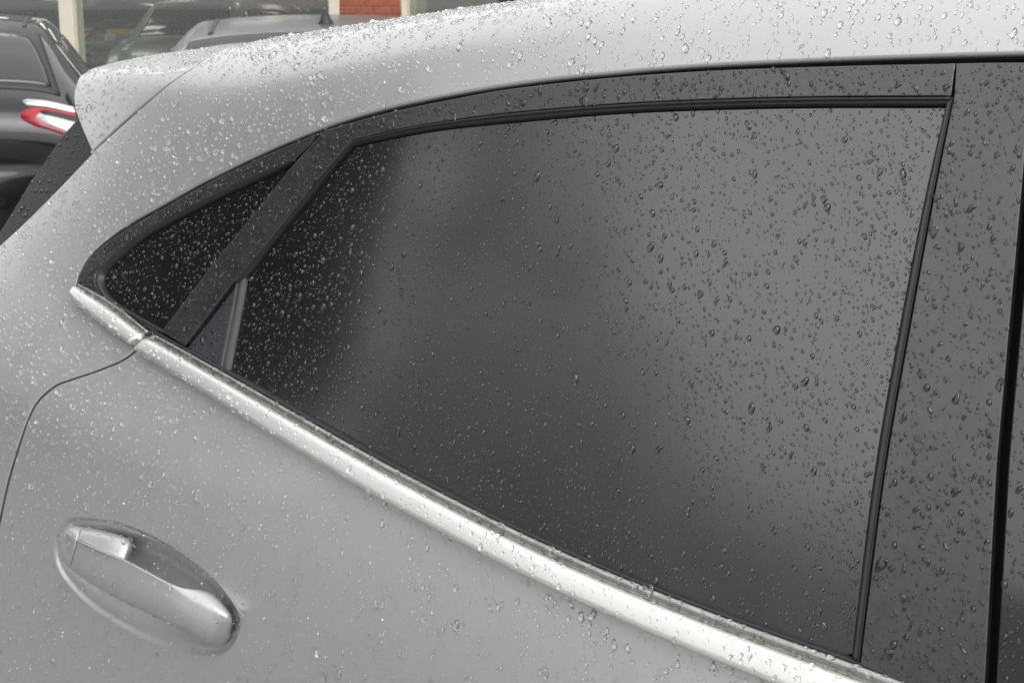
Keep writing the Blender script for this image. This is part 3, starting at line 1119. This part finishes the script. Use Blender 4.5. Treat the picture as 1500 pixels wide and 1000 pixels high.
def build_drops(name, parts, label, keep_big, big_group, wm='water'):
    """the largest become single drops, the rest one mesh"""
    drops = [d_ for lst_, _ in parts for d_ in lst_]
    labs = [lb for lst_, lb in parts for _ in lst_]
    if keep_big:
        vis = []
        for i, d_ in enumerate(drops):
            q = PX(d_[0])
            dep = (d_[0] - CAM) @ cd
            vis.append(d_[4] / dep if (20 < q[0] < 1480 and 20 < q[1] < 980) else 0)
        idx = np.argsort(-np.array(vis))[:keep_big]
        for i in idx:
            BIG.append((drops[i], labs[i], big_group, wm))
        s = set(int(i) for i in idx)
        drops = [d_ for i, d_ in enumerate(drops) if i not in s]
    by = {}
    for d_ in drops:
        by.setdefault(d_[6], []).append(d_)
    VV, FF, base = [], [], 0
    for key, lst in by.items():
        v, f_ = SH[key[:2]][key[2]]
        P = np.array([d_[0] for d_ in lst]); N = np.array([d_[1] for d_ in lst])
        U = np.array([d_[2] for d_ in lst]); D = np.array([d_[3] for d_ in lst])
        r = np.array([d_[4] for d_ in lst])[:, None]; st = np.array([d_[5] for d_ in lst])[:, None]; fl_ = np.array([d_[7] for d_ in lst])[:, None]
        W = P[:, None] + v[None, :, 0, None] * (U * r)[:, None] + v[None, :, 1, None] * (D * r * st)[:, None] + v[None, :, 2, None] * (N * r * fl_)[:, None]
        k, nv = len(lst), len(v)
        hand = ((np.cross(U, D) * N).sum(1) > 0)
        ff = np.where(hand[:, None, None], f_[None], f_[None, :, ::-1])
        FF.append((ff + base + (np.arange(k) * nv)[:, None, None]).reshape(-1, 3))
        VV.append(W.reshape(-1, 3)); base += k * nv
    V, Fc = np.vstack(VV), np.vstack(FF)
    me = bpy.data.meshes.new(name)
    me.vertices.add(len(V)); me.vertices.foreach_set('co', V.astype(np.float32).ravel())
    me.loops.add(len(Fc) * 3); me.loops.foreach_set('vertex_index', Fc.astype(np.int32).ravel())
    me.polygons.add(len(Fc)); me.polygons.foreach_set('loop_start', np.arange(0, len(Fc) * 3, 3, dtype=np.int32))
    me.polygons.foreach_set('use_smooth', np.ones(len(Fc), bool))
    me.update(calc_edges=True)
    me.materials.append(M[wm])
    o = bpy.data.objects.new(name, me)
    COL.objects.link(o)
    tag(o, label, 'rain drops', kind='stuff')
    print(name, len(drops), 'drops', len(Fc), 'tris')
    return o


bpy.context.view_layer.update()
O = {o.name: o for o in car.children}
def patchy(freq, lo, seed):
    """uneven rain: keeps more drops in some places than in others"""
    rg = np.random.default_rng(seed)
    K = rg.normal(size=(7, 3)) * freq
    ph = rg.uniform(0, 6.28, 7)

    def m(P):
        f_ = np.sin(P @ K.T + ph).sum(1) / 3.2
        return rg.random(len(P)) < np.clip(0.5 + 0.5 * f_, lo, 1.0)
    return m


def rain(objs, med, small, runny, stretch, seed, flat=1.0, lo=0.55, freq=25):
    """two populations: (drops per m2, radius, spread) of beads and of fine spray, the spray kept clear of the beads"""
    a = scatter(objs, med[0], med[1], med[2], 0.0036, runny, stretch, mask=patchy(freq, lo, seed), seed=seed, flat=flat)
    b = scatter(objs, small[0], small[1], small[2], 0.0016, runny * 0.5, stretch, mask=patchy(freq, lo, seed + 50), seed=seed + 50, flat=flat)
    cell = {}
    for d_ in a:
        cell.setdefault(tuple(np.floor(d_[0] / 0.006).astype(int)), []).append(d_)
    keep = []
    for d_ in b:
        k = np.floor(d_[0] / 0.006).astype(int)
        ok = True
        for dx in (-1, 0, 1):
            for dy in (-1, 0, 1):
                for dz in (-1, 0, 1):
                    for e in cell.get((k[0] + dx, k[1] + dy, k[2] + dz), ()):
                        if ((e[0] - d_[0]) ** 2).sum() < (1.15 * e[4] * max(1, e[5] * .9) + d_[4]) ** 2:
                            ok = False
        if ok:
            keep.append(d_)
    return a + keep


glass_d = rain([O['door_glass']], (17500, 0.00138, 0.40), (60000, 0.0008, 0.38), 0.32, (0.9, 1.2), 1)
qg_d = rain([O['quarter_glass']], (13000, 0.0014, 0.3), (38000, 0.00085, 0.38), 0.2, (0.95, 1.25), 2)
trim_d = rain([O['pillar_cover'], O['front_pillar_cover']], (19000, 0.00155, 0.40), (42000, 0.0009, 0.4), 0.8, (0.9, 1.35), 3, lo=0.65)
frame_d = rain([O['window_frame'], O['quarter_window_surround'], O['sail_panel']], (24000, 0.00155, 0.36), (40000, 0.0009, 0.4), 0.85, (0.9, 1.35), 4, lo=0.7)
body_d = rain([O['quarter_panel']], (10000, 0.0014, 0.36), (25000, 0.0009, 0.3), 0.05, (1.15, 1.6), 5, flat=1.45, lo=0.6)
door_d = rain([O['rear_door_panel']], (10000, 0.0014, 0.36), (25000, 0.0009, 0.3), 0.05, (1.15, 1.6), 15, flat=1.45, lo=0.6)
spo_d = rain([O['spoiler_side'], O['spoiler_top'], O['handle_grip'], O['handle_cap'], O['handle_bridge']], (8500, 0.0015, 0.34), (18000, 0.001, 0.3), 0.15, (1.0, 1.5), 6, flat=1.25)
str_d = rain([O['screen_corner_trim']], (5000, 0.0016, 0.36), (9000, 0.001, 0.3), 0.4, (1.0, 1.5), 7)
chr_d = rain([O['belt_trim_rear'], O['belt_trim_front']], (15000, 0.0014, 0.36), (28000, 0.0009, 0.35), 0.3, (1.0, 1.3), 8)
lip_d = scatter([O['belt_trim_lip_rear'], O['belt_trim_lip_front']], 42000, 0.0017, 0.5, 0.0038, 0.9, (0.9, 1.3), seed=9, flat=0.6)
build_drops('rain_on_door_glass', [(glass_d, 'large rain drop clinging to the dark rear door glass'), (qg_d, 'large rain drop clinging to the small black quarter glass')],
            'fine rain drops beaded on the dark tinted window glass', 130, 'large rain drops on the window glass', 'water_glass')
build_drops('rain_on_black_trim', [(trim_d, 'large irregular rain drop on the black pillar cover beside the door gap'),
                                   (frame_d, 'large irregular rain drop on the black window frame band or bar'),
                                   (str_d, 'large rain drop on the black corner trim under the spoiler')],
            'irregular rain drops spread over the black window surround', 90, 'large rain drops on the black window surround', 'water_dark')
build_drops('rain_on_silver_paint', [(body_d, 'large rain drop beaded on the silver roof edge or rear quarter panel'),
                                     (door_d, 'large rain drop beaded on the silver rear door panel'),
                                     (spo_d, 'large rain drop beaded on the silver spoiler or door handle')],
            'fine rain drops beaded all over the silver bodywork', 60, 'large rain drops on the silver bodywork')
build_drops('rain_on_belt_trim', [(chr_d, 'large rain drop on the bright face of the satin belt trim'), (lip_d, 'large flat rain drop on the grey lip above the belt trim')],
            'rain drops beaded along the satin belt trim', 20, 'large rain drops on the satin belt trim')
_bm = {}
for (P, N, U, D, r, st, key, fl_), lab, grp, wm in BIG:
    hand = float(np.cross(U, D) @ N) > 0
    k2 = key + (hand, wm)
    if k2 not in _bm:
        v, f_ = SH[key[:2]][key[2]]
        me = bpy.data.meshes.new('rain_drop')
        me.from_pydata([tuple(map(float, q)) for q in v], [], [tuple(int(i) for i in q) for q in f_])
        me.polygons.foreach_set('use_smooth', [True] * len(me.polygons))
        me.materials.append(M[wm])
        _bm[k2] = me
    o = bpy.data.objects.new('rain_drop', _bm[k2])
    A, Bv, Cv = U * r, D * r * st, N * r * fl_
    o.matrix_world = Matrix(((A[0], Bv[0], Cv[0], P[0]), (A[1], Bv[1], Cv[1], P[1]), (A[2], Bv[2], Cv[2], P[2]), (0, 0, 0, 1)))
    COL.objects.link(o)
    tag(o, lab, 'rain drop', grp)


# ================================================================== OTHER CARS
def cat1(vals, q):
    vals = np.asarray(vals, float)
    q = np.clip(q, 0, len(vals) - 1.0001)
    i = np.floor(q).astype(int); u = q - i
    g = lambda k: vals[np.clip(i + k, 0, len(vals) - 1)]
    p0, p1, p2, p3_ = g(-1), g(0), g(1), g(2)
    return 0.5 * (2 * p1 + (p2 - p0) * u + (2 * p0 - 5 * p1 + 4 * p2 - p3_) * u * u + (3 * p1 - p0 - 3 * p2 + p3_) * u ** 3)


HATCH = [(-2.25, .70, .35, .60, .66, .66, .55), (-2.30, .80, .30, .80, .80, .86, .70), (-2.22, .86, .28, .95, .83, 1.02, .70),
         (-2.05, .88, .27, .99, .86, 1.12, .66), (-1.75, .90, .26, 1.00, .88, 1.27, .61), (-1.40, .91, .25, .99, .90, 1.39, .585),
         (-.8, .92, .25, .97, .91, 1.45, .58), (-.1, .92, .25, .95, .91, 1.465, .58), (.45, .92, .25, .93, .91, 1.41, .57),
         (.95, .92, .25, .92, .90, 1.16, .62), (1.25, .91, .25, .90, .88, 1.00, .70), (1.8, .88, .25, .82, .83, .90, .66),
         (2.2, .80, .26, .68, .74, .72, .60), (2.3, .70, .30, .50, .66, .55, .50)]


class Shape:
    def __init__(self, st, hs=1.0, ws=1.0):
        self.a = np.array(st) * np.array([1, ws, hs, hs, ws, hs, ws])
        self.n = len(st)

    def F(self, q, s):
        """q along the car (tail to nose), s in [-1,1] round the half section, sign = side"""
        q = np.asarray(q, float); s = np.asarray(s, float)
        q, s = np.broadcast_arrays(q, s)
        x, w, zl, zs_, ws_, zt, wt = [cat1(self.a[:, k], q) for k in range(7)]
        Yc = np.stack([w * .90, w * .97, w, ws_ + .004, ws_ * .62 + wt * .38, wt + .02, wt * .80, wt * .4, 0 * w], -1)
        Zc = np.stack([zl, zl + .10, zl + .45 * (zs_ - zl), zs_, zs_ + .42 * (zt - zs_), zt - .045, zt - .004, zt + .014, zt + .018], -1)
        u = np.abs(s) * 8
        i = np.clip(np.floor(u).astype(int), 0, 7); f_ = u - i

        def ev(Cc):
            g = lambda k: np.take_along_axis(Cc, np.clip(i + k, 0, 8)[..., None], -1)[..., 0]
            p0, p1, p2, p3_ = g(-1), g(0), g(1), g(2)
            return 0.5 * (2 * p1 + (p2 - p0) * f_ + (2 * p0 - 5 * p1 + 4 * p2 - p3_) * f_ * f_ + (3 * p1 - p0 - 3 * p2 + p3_) * f_ ** 3)
        return np.stack([x, np.sign(s) * ev(Yc), ev(Zc)], -1)

    def pos(self, q, s, off):
        e = 1e-3
        p = self.F(q, s)
        n = np.cross(self.F(q + e, s) - self.F(q - e, s), self.F(q, s + e) - self.F(q, s - e))
        n /= np.linalg.norm(n, axis=-1, keepdims=True) + 1e-12
        ref = p - np.array([0, 0, 0.6]); ref[..., 0] *= 0.4
        n *= np.where((n * ref).sum(-1, keepdims=True) < 0, -1, 1)
        return p + n * off


def local_mesh(name, V, faces, mat, parent):
    me = bpy.data.meshes.new(name)
    me.from_pydata([tuple(map(float, v)) for v in V], [], faces)
    me.polygons.foreach_set('use_smooth', [True] * len(me.polygons))
    me.materials.append(mat); me.update()
    o = bpy.data.objects.new(name, me)
    COL.objects.link(o); o.parent = parent
    fix_normals(o)
    return o


def patch(name, sh_, corners, off, mat, parent, nu=16, nv=12, rnd=0.0, skirt=0.012, over=False):
    """rounded patch lying on the body; corners (q,s) x4 in order; over: s counts from the centre line of the roof"""
    c = np.array(corners, float)
    uu, vv = np.meshgrid(np.linspace(-1, 1, nu), np.linspace(-1, 1, nv), indexing='ij')
    if rnd:
        a, b = uu.copy(), vv.copy()
        uu = a * np.sqrt(1 - rnd * b * b / 2); vv = b * np.sqrt(1 - rnd * a * a / 2)
    u, v = (uu + 1) / 2, (vv + 1) / 2
    Q = ((1 - u) * (1 - v))[..., None] * c[0] + (u * (1 - v))[..., None] * c[1] + (u * v)[..., None] * c[2] + ((1 - u) * v)[..., None] * c[3]
    if over:
        sg_ = np.where(Q[..., 1] < 0, -1.0, 1.0)
        Q[..., 1] = sg_ * (0.9985 - np.abs(Q[..., 1]))
    P = sh_.pos(Q[..., 0], Q[..., 1], off).reshape(-1, 3)
    faces = [(i * nv + k, (i + 1) * nv + k, (i + 1) * nv + k + 1, i * nv + k + 1) for i in range(nu - 1) for k in range(nv - 1)]
    ring = [i * nv for i in range(nu)] + [(nu - 1) * nv + k for k in range(1, nv)] + [i * nv + nv - 1 for i in range(nu - 2, -1, -1)] + [k for k in range(nv - 2, 0, -1)]
    P2 = sh_.pos(Q[..., 0], Q[..., 1], off - skirt).reshape(-1, 3)[ring]
    base = len(P); m = len(ring)
    faces += [(ring[i], ring[(i + 1) % m], base + (i + 1) % m, base + i) for i in range(m)]
    return local_mesh(name, np.vstack([P, P2]), faces, mat, parent)


def parked_car(name, label, loc, heading, mat, hs=1.0, ws=1.0, plate=False, fin=False, detail=True, group=None):
    root = empty(name, loc, heading)
    tag(root, label, 'car', group)
    sh_ = Shape(HATCH, hs, ws)
    qs = np.linspace(0, sh_.n - 1.001, 70)
    ss = np.concatenate([-np.linspace(0, 1, 30), np.linspace(1, 0, 30)[1:]])
    ss = np.where(np.abs(ss) < 1e-9, 1e-9, ss)
    ss[0] = -1e-9
    G = sh_.F(qs[:, None], ss[None, :])
    nq, ns = G.shape[:2]
    faces = [(i * ns + k, (i + 1) * ns + k, (i + 1) * ns + k + 1, i * ns + k + 1) for i in range(nq - 1) for k in range(ns - 1)]
    faces += [tuple(range(ns)), tuple((nq - 1) * ns + k for k in range(ns - 1, -1, -1))]
    faces += [(i * ns, i * ns + ns - 1, (i + 1) * ns + ns - 1, (i + 1) * ns) for i in range(nq - 1)]
    local_mesh('body', G.reshape(-1, 3), faces, mat, root)
    patch('screen_surround', sh_, [(2.85, -.36), (5.1, -.34), (5.1, .34), (2.85, .36)], .006, M['blackplastic'], root, 16, 25, .15, .05, True)
    patch('rear_screen', sh_, [(3.05, -.335), (4.75, -.29), (4.75, .29), (3.05, .335)], .012, M['carglass'], root, 16, 25, .25, .05, True)
    patch('windscreen', sh_, [(9.75, -.31), (8.15, -.29), (8.15, .29), (9.75, .31)], .008, M['carglass'], root, 16, 25, .2, .03, True)
    for sg in (-1, 1):
        patch('side_window', sh_, [(4.2, sg * .42), (6.45, sg * .41), (6.4, sg * .585), (5.15, sg * .58)], .006, M['carglass'], root, 16, 8, .25)
        patch('side_window', sh_, [(6.55, sg * .41), (9.0, sg * .42), (8.0, sg * .58), (6.5, sg * .585)], .006, M['carglass'], root, 16, 8, .15)
        tlm = patch('tail_light', sh_, [(0.85, sg * .34), (2.2, sg * .36), (2.0, sg * .80), (1.4, sg * .80)], .008, M['redlens'], root, 12, 12, .5)
        t2 = patch('clear_lens', sh_, [(1.0, sg * .37), (2.02, sg * .385), (1.88, sg * .765), (1.46, sg * .765)], .013, M['whitelens'], tlm, 12, 12, .5)
        patch('smoked_lens', sh_, [(1.75, sg * .39), (2.02, sg * .395), (1.88, sg * .755), (1.74, sg * .755)], .016, M['blackplastic'], tlm, 12, 10, .3)
        patch('tailgate_gap', sh_, [(0.75, sg * .600), (3.0, sg * .612), (3.0, sg * .622), (0.75, sg * .608)], .0185, M['blackplastic'], root, 24, 3, 0, .02)
        t3 = patch('chrome_brow', sh_, [(2.2, sg * .36), (2.45, sg * .37), (2.3, sg * .79), (2.05, sg * .79)], .010, M['satin'], root, 10, 10, .2)
        patch('headlight', sh_, [(11.2, sg * .30), (12.4, sg * .32), (12.2, sg * .52), (11.5, sg * .42)], .006, M['whitelens'], root, 10, 8, .5)
        patch('roof_strip', sh_, [(5.3, sg * .735), (8.2, sg * .735), (8.2, sg * .75), (5.3, sg * .75)], .004, M['blackplastic'], root, 20, 3)
        m = local_mesh('mirror', sh_.pos(np.array([8.9]), np.array([sg * .40]), 0)[0] + np.array(
            [(dx * .09 - .0, sg * (.03 + .17 * dy), .0 + .12 * dz) for dx in (-1, 1) for dy in (0, 1) for dz in (0, 1)]),
            [(0, 1, 3, 2), (4, 6, 7, 5), (0, 4, 5, 1), (2, 3, 7, 6), (0, 2, 6, 4), (1, 5, 7, 3)], mat, root)
        bv = m.modifiers.new('bevel', 'BEVEL'); bv.width = .04; bv.segments = 3
        for wx in (-1.35, 1.4):
            V = []
            for a in np.linspace(0, 2 * math.pi, 25):
                V.append([(wx + r * math.cos(a), sg * (.86 * ws + y), .325 + r * math.sin(a)) for r, y in
                          [(.20, -.16), (.30, -.16), (.325, -.12), (.325, .03), (.30, .06), (.22, .06)]])
            Vn = np.array(V); mm = Vn.shape[1]
            fc = [(i * mm + k, i * mm + k + 1, (i + 1) * mm + k + 1, (i + 1) * mm + k) for i in range(24) for k in range(mm - 1)]
            ty = local_mesh('tyre', Vn.reshape(-1, 3), fc, M['tyre'], root)
            V = [[(wx + r * math.cos(a), sg * (.86 * ws + y), .325 + r * math.sin(a)) for r, y in [(.002, .04), (.07, .045), (.09, .03 + .01 * math.cos(5 * a)), (.21, .045 + .01 * math.cos(5 * a)), (.225, .055)]]
                 for a in np.linspace(0, 2 * math.pi, 41)]
            Vn = np.array(V); mm = Vn.shape[1]
            fc = [(i * mm + k, i * mm + k + 1, (i + 1) * mm + k + 1, (i + 1) * mm + k) for i in range(40) for k in range(mm - 1)]
            local_mesh('rim', Vn.reshape(-1, 3), fc, M['rim'], root)
    V = []
    for y in np.linspace(-.84, .84, 15) * ws:
        xb = -2.40 + .34 * (abs(y) / (.84 * ws)) ** 3.2
        V.append([(xb + .24, y, .76 * hs), (xb + .10, y, .755 * hs), (xb + .03, y, .735 * hs), (xb, y, .68 * hs), (xb + .01, y, .48 * hs), (xb + .07, y, .33 * hs), (xb + .3, y, .30 * hs)])
    Vn = np.array(V); mm = Vn.shape[1]
    local_mesh('rear_bumper', Vn.reshape(-1, 3), [(i * mm + k, i * mm + k + 1, (i + 1) * mm + k + 1, (i + 1) * mm + k) for i in range(14) for k in range(mm - 1)], mat, root)
    if plate:
        patch('number_plate', sh_, [(1.45, -.12), (1.95, -.12), (1.95, .12), (1.45, .12)], .016, M['plate'], root, 4, 11, 0, .02, True)
    if fin:
        c = sh_.pos(np.array([5.75]), np.array([0.9999]), 0)[0]; c[1] = 0
        V, prof_ = [], [(-.10, .012, .028), (-.07, .05, .024), (-.02, .062, .018), (.02, .045, .018), (.06, .02, .022), (.10, .004, .012)]
        for dx, h_, w_ in prof_:
            V += [(c[0] + dx, -w_ * 1.3, c[2] - .01), (c[0] + dx, -w_ * .35, c[2] + h_), (c[0] + dx, w_ * .35, c[2] + h_), (c[0] + dx, w_ * 1.3, c[2] - .01)]
        fc = [(i * 4 + k, i * 4 + k + 1, i * 4 + 5 + k, i * 4 + 4 + k) for i in range(5) for k in range(3)] + [(0, 1, 2, 3), (23, 22, 21, 20)]
        local_mesh('roof_antenna', V, fc, M['blackplastic'], root)
    return root


def ground_at(px, depth):
    p = np.array([-math.sin(PSI), math.cos(PSI)]) * depth + np.array([math.cos(PSI), math.sin(PSI)]) * depth * (px - 750) / F_PX
    return p


def place_tail(px, depth, az):
    """car heading az (left of +Y), tail centre at that spot -> origin and rotation"""
    h = np.array([-math.sin(az), math.cos(az)])
    o = ground_at(px, depth) + h * 2.28
    return (float(o[0]), float(o[1]), 0.0), math.atan2(h[1], h[0])


loc, rz = place_tail(-108, 7.25, math.radians(51))
parked_car('parked_hatchback', 'dark grey wet hatchback parked tail out, clear and red ringed tail light', loc, rz, M['darkcar'], .985, 1.0)
loc, rz = place_tail(500, 5.2, math.radians(44))
parked_car('parked_hatchback', 'mid grey wet car with small black roof antenna', loc, rz, M['greycar'], .985, 1.0, fin=True)

# ================================================================== SHOWROOM
YF = 11.5


def fx(px):
    v = cd + cr * (px - 750) / F_PX + cu * (500 - 20) / F_PX
    return float(YF * v[0] / v[1])


def box(name, x0, x1, y0, y1, z0, z1, mat, parent, bev=0.0):
    V = [(x, y, z) for x in (x0, x1) for y in (y0, y1) for z in (z0, z1)]
    o = mesh_obj(name, V, [(0, 1, 3, 2), (4, 6, 7, 5), (0, 4, 5, 1), (2, 3, 7, 6), (0, 2, 6, 4), (1, 5, 7, 3)], mat, parent, False)
    fix_normals(o)
    if bev:
        b_ = o.modifiers.new('bevel', 'BEVEL'); b_.width = bev; b_.segments = 2
    return o


room = empty('showroom_building', (-10, YF, 0))
tag(room, 'glass fronted car showroom with cream window frames and a red brick pier', 'building')
XL, XR = -27.0, 6.0
posts = [(fx(92), fx(112)), (fx(487), fx(502)), (fx(593), fx(600.5))]
for a, b in posts:
    box('window_post', a, b, YF - .06, YF + .10, 0.0, 3.0, M['cream'], room, .008)
for a in (fx(-420), fx(1010), fx(1350)):
    box('window_post', a, a + .16, YF - .06, YF + .10, 0.0, 3.0, M['cream'], room, .008)
spans = [(XL, fx(-420)), (fx(-420) + .16, posts[0][0]), (posts[0][1], posts[1][0]), (posts[2][1], fx(1010)), (fx(1010) + .16, fx(1350)), (fx(1350) + .16, XR)]
for a, b in spans:
    box('pane', a, b, YF, YF + .012, 0.12, 2.95, M['pane'], room)
    box('sill', a, b, YF - .09, YF + .12, 0.0, 0.12, M['cream'], room)
pier = box('brick_pier', posts[1][1] + .004, posts[2][0] - .004, YF - .04, YF + .35, 0, 3.0, M['mortar'], room)
bw, bh, jt = .215, .065, .010
px0, px1 = posts[1][1] + .004, posts[2][0] - .004
bmesh_cache = {}
row, z = 0, 0.0
while z + bh < 3.0:
    x = px0 - (0 if row % 2 else bw / 2 + jt / 2)
    while x < px1 - .02:
        a, b = max(x, px0), min(x + bw, px1)
        if b - a > .03:
            k = round(b - a, 3)
            if k not in bmesh_cache:
                e = .004
                hx, hy, hz = k / 2, .03, bh / 2
                V = [(sx * hx, hy, sz * hz) for sx, sz in ((-1, -1), (1, -1), (1, 1), (-1, 1))] + [(sx * hx, -hy + e, sz * hz) for sx, sz in ((-1, -1), (1, -1), (1, 1), (-1, 1))] + \
                    [(sx * (hx - e), -hy, sz * (hz - e)) for sx, sz in ((-1, -1), (1, -1), (1, 1), (-1, 1))]
                fcs = [(8, 9, 10, 11)] + [(i, (i + 1) % 4, 4 + (i + 1) % 4, 4 + i) for i in range(4)] + [(4 + i, 4 + (i + 1) % 4, 8 + (i + 1) % 4, 8 + i) for i in range(4)]
                me = bpy.data.meshes.new('brick'); me.from_pydata(V, [], fcs); me.materials.append(M['brick']); me.update()
                bmesh_cache[k] = me
            o = bpy.data.objects.new('brick', bmesh_cache[k])
            COL.objects.link(o); o.parent = pier
            o.location = ((a + b) / 2, YF - .022 + random.uniform(-.002, .002), z + bh / 2 + .005)
        x += bw + jt
    z += bh + jt; row += 1
box('fascia', XL, XR, YF - .25, YF + .3, 3.0, 4.6, M['fascia'], room, .02)
box('roof', XL, XR, YF + .3, 20.0, 3.2, 3.4, M['fascia'], room)
box('back_wall', XL, XR, 20.0, 20.2, 0, 3.4, M['innerwall'], room)
box('end_wall', XL - .2, XL, YF, 20.2, 0, 4.6, M['innerwall'], room)
box('end_wall', XR, XR + .2, YF, 20.2, 0, 4.6, M['innerwall'], room)
for k in range(9):
    lx = XL + 5 + k * 2.6
    for ly in (13.6, 17.0):
        box('ceiling_light', lx, lx + .9, ly, ly + .25, 3.12, 3.19, M['lamp'], room)
box('floor', XL, XR, YF - .05, 20.0, -.02, .006, M['tilefloor'], room)


def place_nose(px, yc, az, back=0.0):
    v = cd + cr * (px - 750) / F_PX
    p = np.array([v[0], v[1]]) * yc / v[1]
    h = np.array([-math.sin(az), math.cos(az)])
    return (float(p[0]), float(p[1]), 0.006), math.atan2(h[1], h[0])


loc, rz = place_nose(85, 14.6, math.radians(205))
parked_car('showroom_car', 'dark blue car with tall windscreen facing out through the showroom glass', loc, rz, M['bluecar'], 1.10, 1.0)
loc, rz = place_nose(215, 16.6, math.radians(48))
parked_car('showroom_car', 'brown car inside the showroom with its yellow number plate showing', loc, rz, M['browncar'], 1.12, 1.0, plate=True)
loc, rz = place_nose(318, 14.4, math.radians(215))
parked_car('showroom_car', 'pale grey car inside the showroom with a wide windscreen', loc, rz, M['palecar'], 1.08, 1.0)
loc, rz = place_nose(440, 17.2, math.radians(70))
parked_car('showroom_car', 'red car at the back of the showroom beside the brick pier', loc, rz, M['redcar'], 1.08, 1.0)

# ================================================================== ADDED UNSEEN BLOCKS AND TREES (they shape the window reflections)
def reflection_block(name, label, x0, x1, y0, y1, h, mat, ribs):
    r = empty(name, ((x0 + x1) / 2, (y0 + y1) / 2, 0))
    tag(r, label, 'building')
    box('wall', x0, x1, y0, y1, 0, h, mat, r)
    box('roof', x0 - .2, x1 + .2, y0 - .2, y1 + .2, h, h + .25, M['fascia'], r)
    n = int((x1 - x0) / ribs)
    for i in range(n):
        x = x0 + (i + .3) * ribs
        w_ = box('window', x, x + ribs * .45, y1 - .05, y1 + .02, 1.0, 2.3, M['carglass'], r)
    return r


reflection_block('low_reflection_block', 'added long low pale block, unseen, for the low reflection in the window', -34, 40, -44, -36, 3.6, M['reflectpale'], 4.0)  # added out of view to tone the low part of the reflection
reflection_block('dark_reflection_block', 'added tall dark block, unseen, blackening the reflection in the rear half of the window', -17, -7.6, -6.4, -0.8, 8.0, M['reflectdark'], 3.0)  # added dark mass out of view, turns the rear glass reflection black
M['leaf'] = simple('evergreen_leaf', (0.028, 0.036, 0.022), 0.7, nscale=2, amp=0.3)
M['bark'] = simple('bark', (0.06, 0.05, 0.04), 0.9, nscale=20)


def tree(label, x, y, h, rad, n, seed):  # added out of view, gives the dark reflection a soft edge
    rg = np.random.default_rng(seed)
    r = empty('reflection_tree', (x, y, 0)); tag(r, label, 'tree', 'added unseen trees that soften the window reflection')
    V, Fc = [], []
    secs_ = []
    for k in range(8):
        z_ = h * .9 * k / 7; rr = .16 * (1 - .85 * k / 7)
        secs_.append([(x + rr * math.cos(a) + .05 * math.sin(k), y + rr * math.sin(a), z_) for a in np.linspace(0, 2 * math.pi, 8, endpoint=False)])
    loft('trunk', secs_, M['bark'], r, True, 0)
    # boughs: clumps spread through a cone, leaves round every clump
    for c in range(70):
        zz = rg.uniform(.12, 1.0) ** .9
        rr = rad * (1 - zz) ** .7 * math.sqrt(rg.random())
        a = rg.uniform(0, 6.28)
        cc = np.array([x + rr * math.cos(a), y + rr * math.sin(a), .9 + zz * (h - .9)])
        cr__ = rg.uniform(.25, .55) * (1.2 - .6 * zz)
        for _ in range(n // 70):
            d_ = rg.normal(size=3); d_ /= np.linalg.norm(d_)
            p = cc + d_ * cr__ * rg.random() ** .5
            u_ = rg.normal(size=3); u_ /= np.linalg.norm(u_); v_ = np.cross(u_, d_)
            sz = rg.uniform(.05, .11)
            b0 = len(V)
            V += [p - u_ * sz, p + v_ * sz * .5, p + u_ * sz, p - v_ * sz * .5]
            Fc.append((b0, b0 + 1, b0 + 2, b0 + 3))
    mesh_obj('crown', V, Fc, M['leaf'], r, False)


tree('added tall thin evergreen, unseen, beside the dark reflection block', -8.0, -8.8, 7.6, 1.9, 5600, 1)
tree('added broad evergreen, unseen, softening the edge of the dark reflection', -7.3, -10.8, 6.6, 2.2, 3800, 2)
tree('added small sparse evergreen, unseen, thinning out the dark reflection', -6.5, -12.6, 4.6, 1.8, 1500, 3)
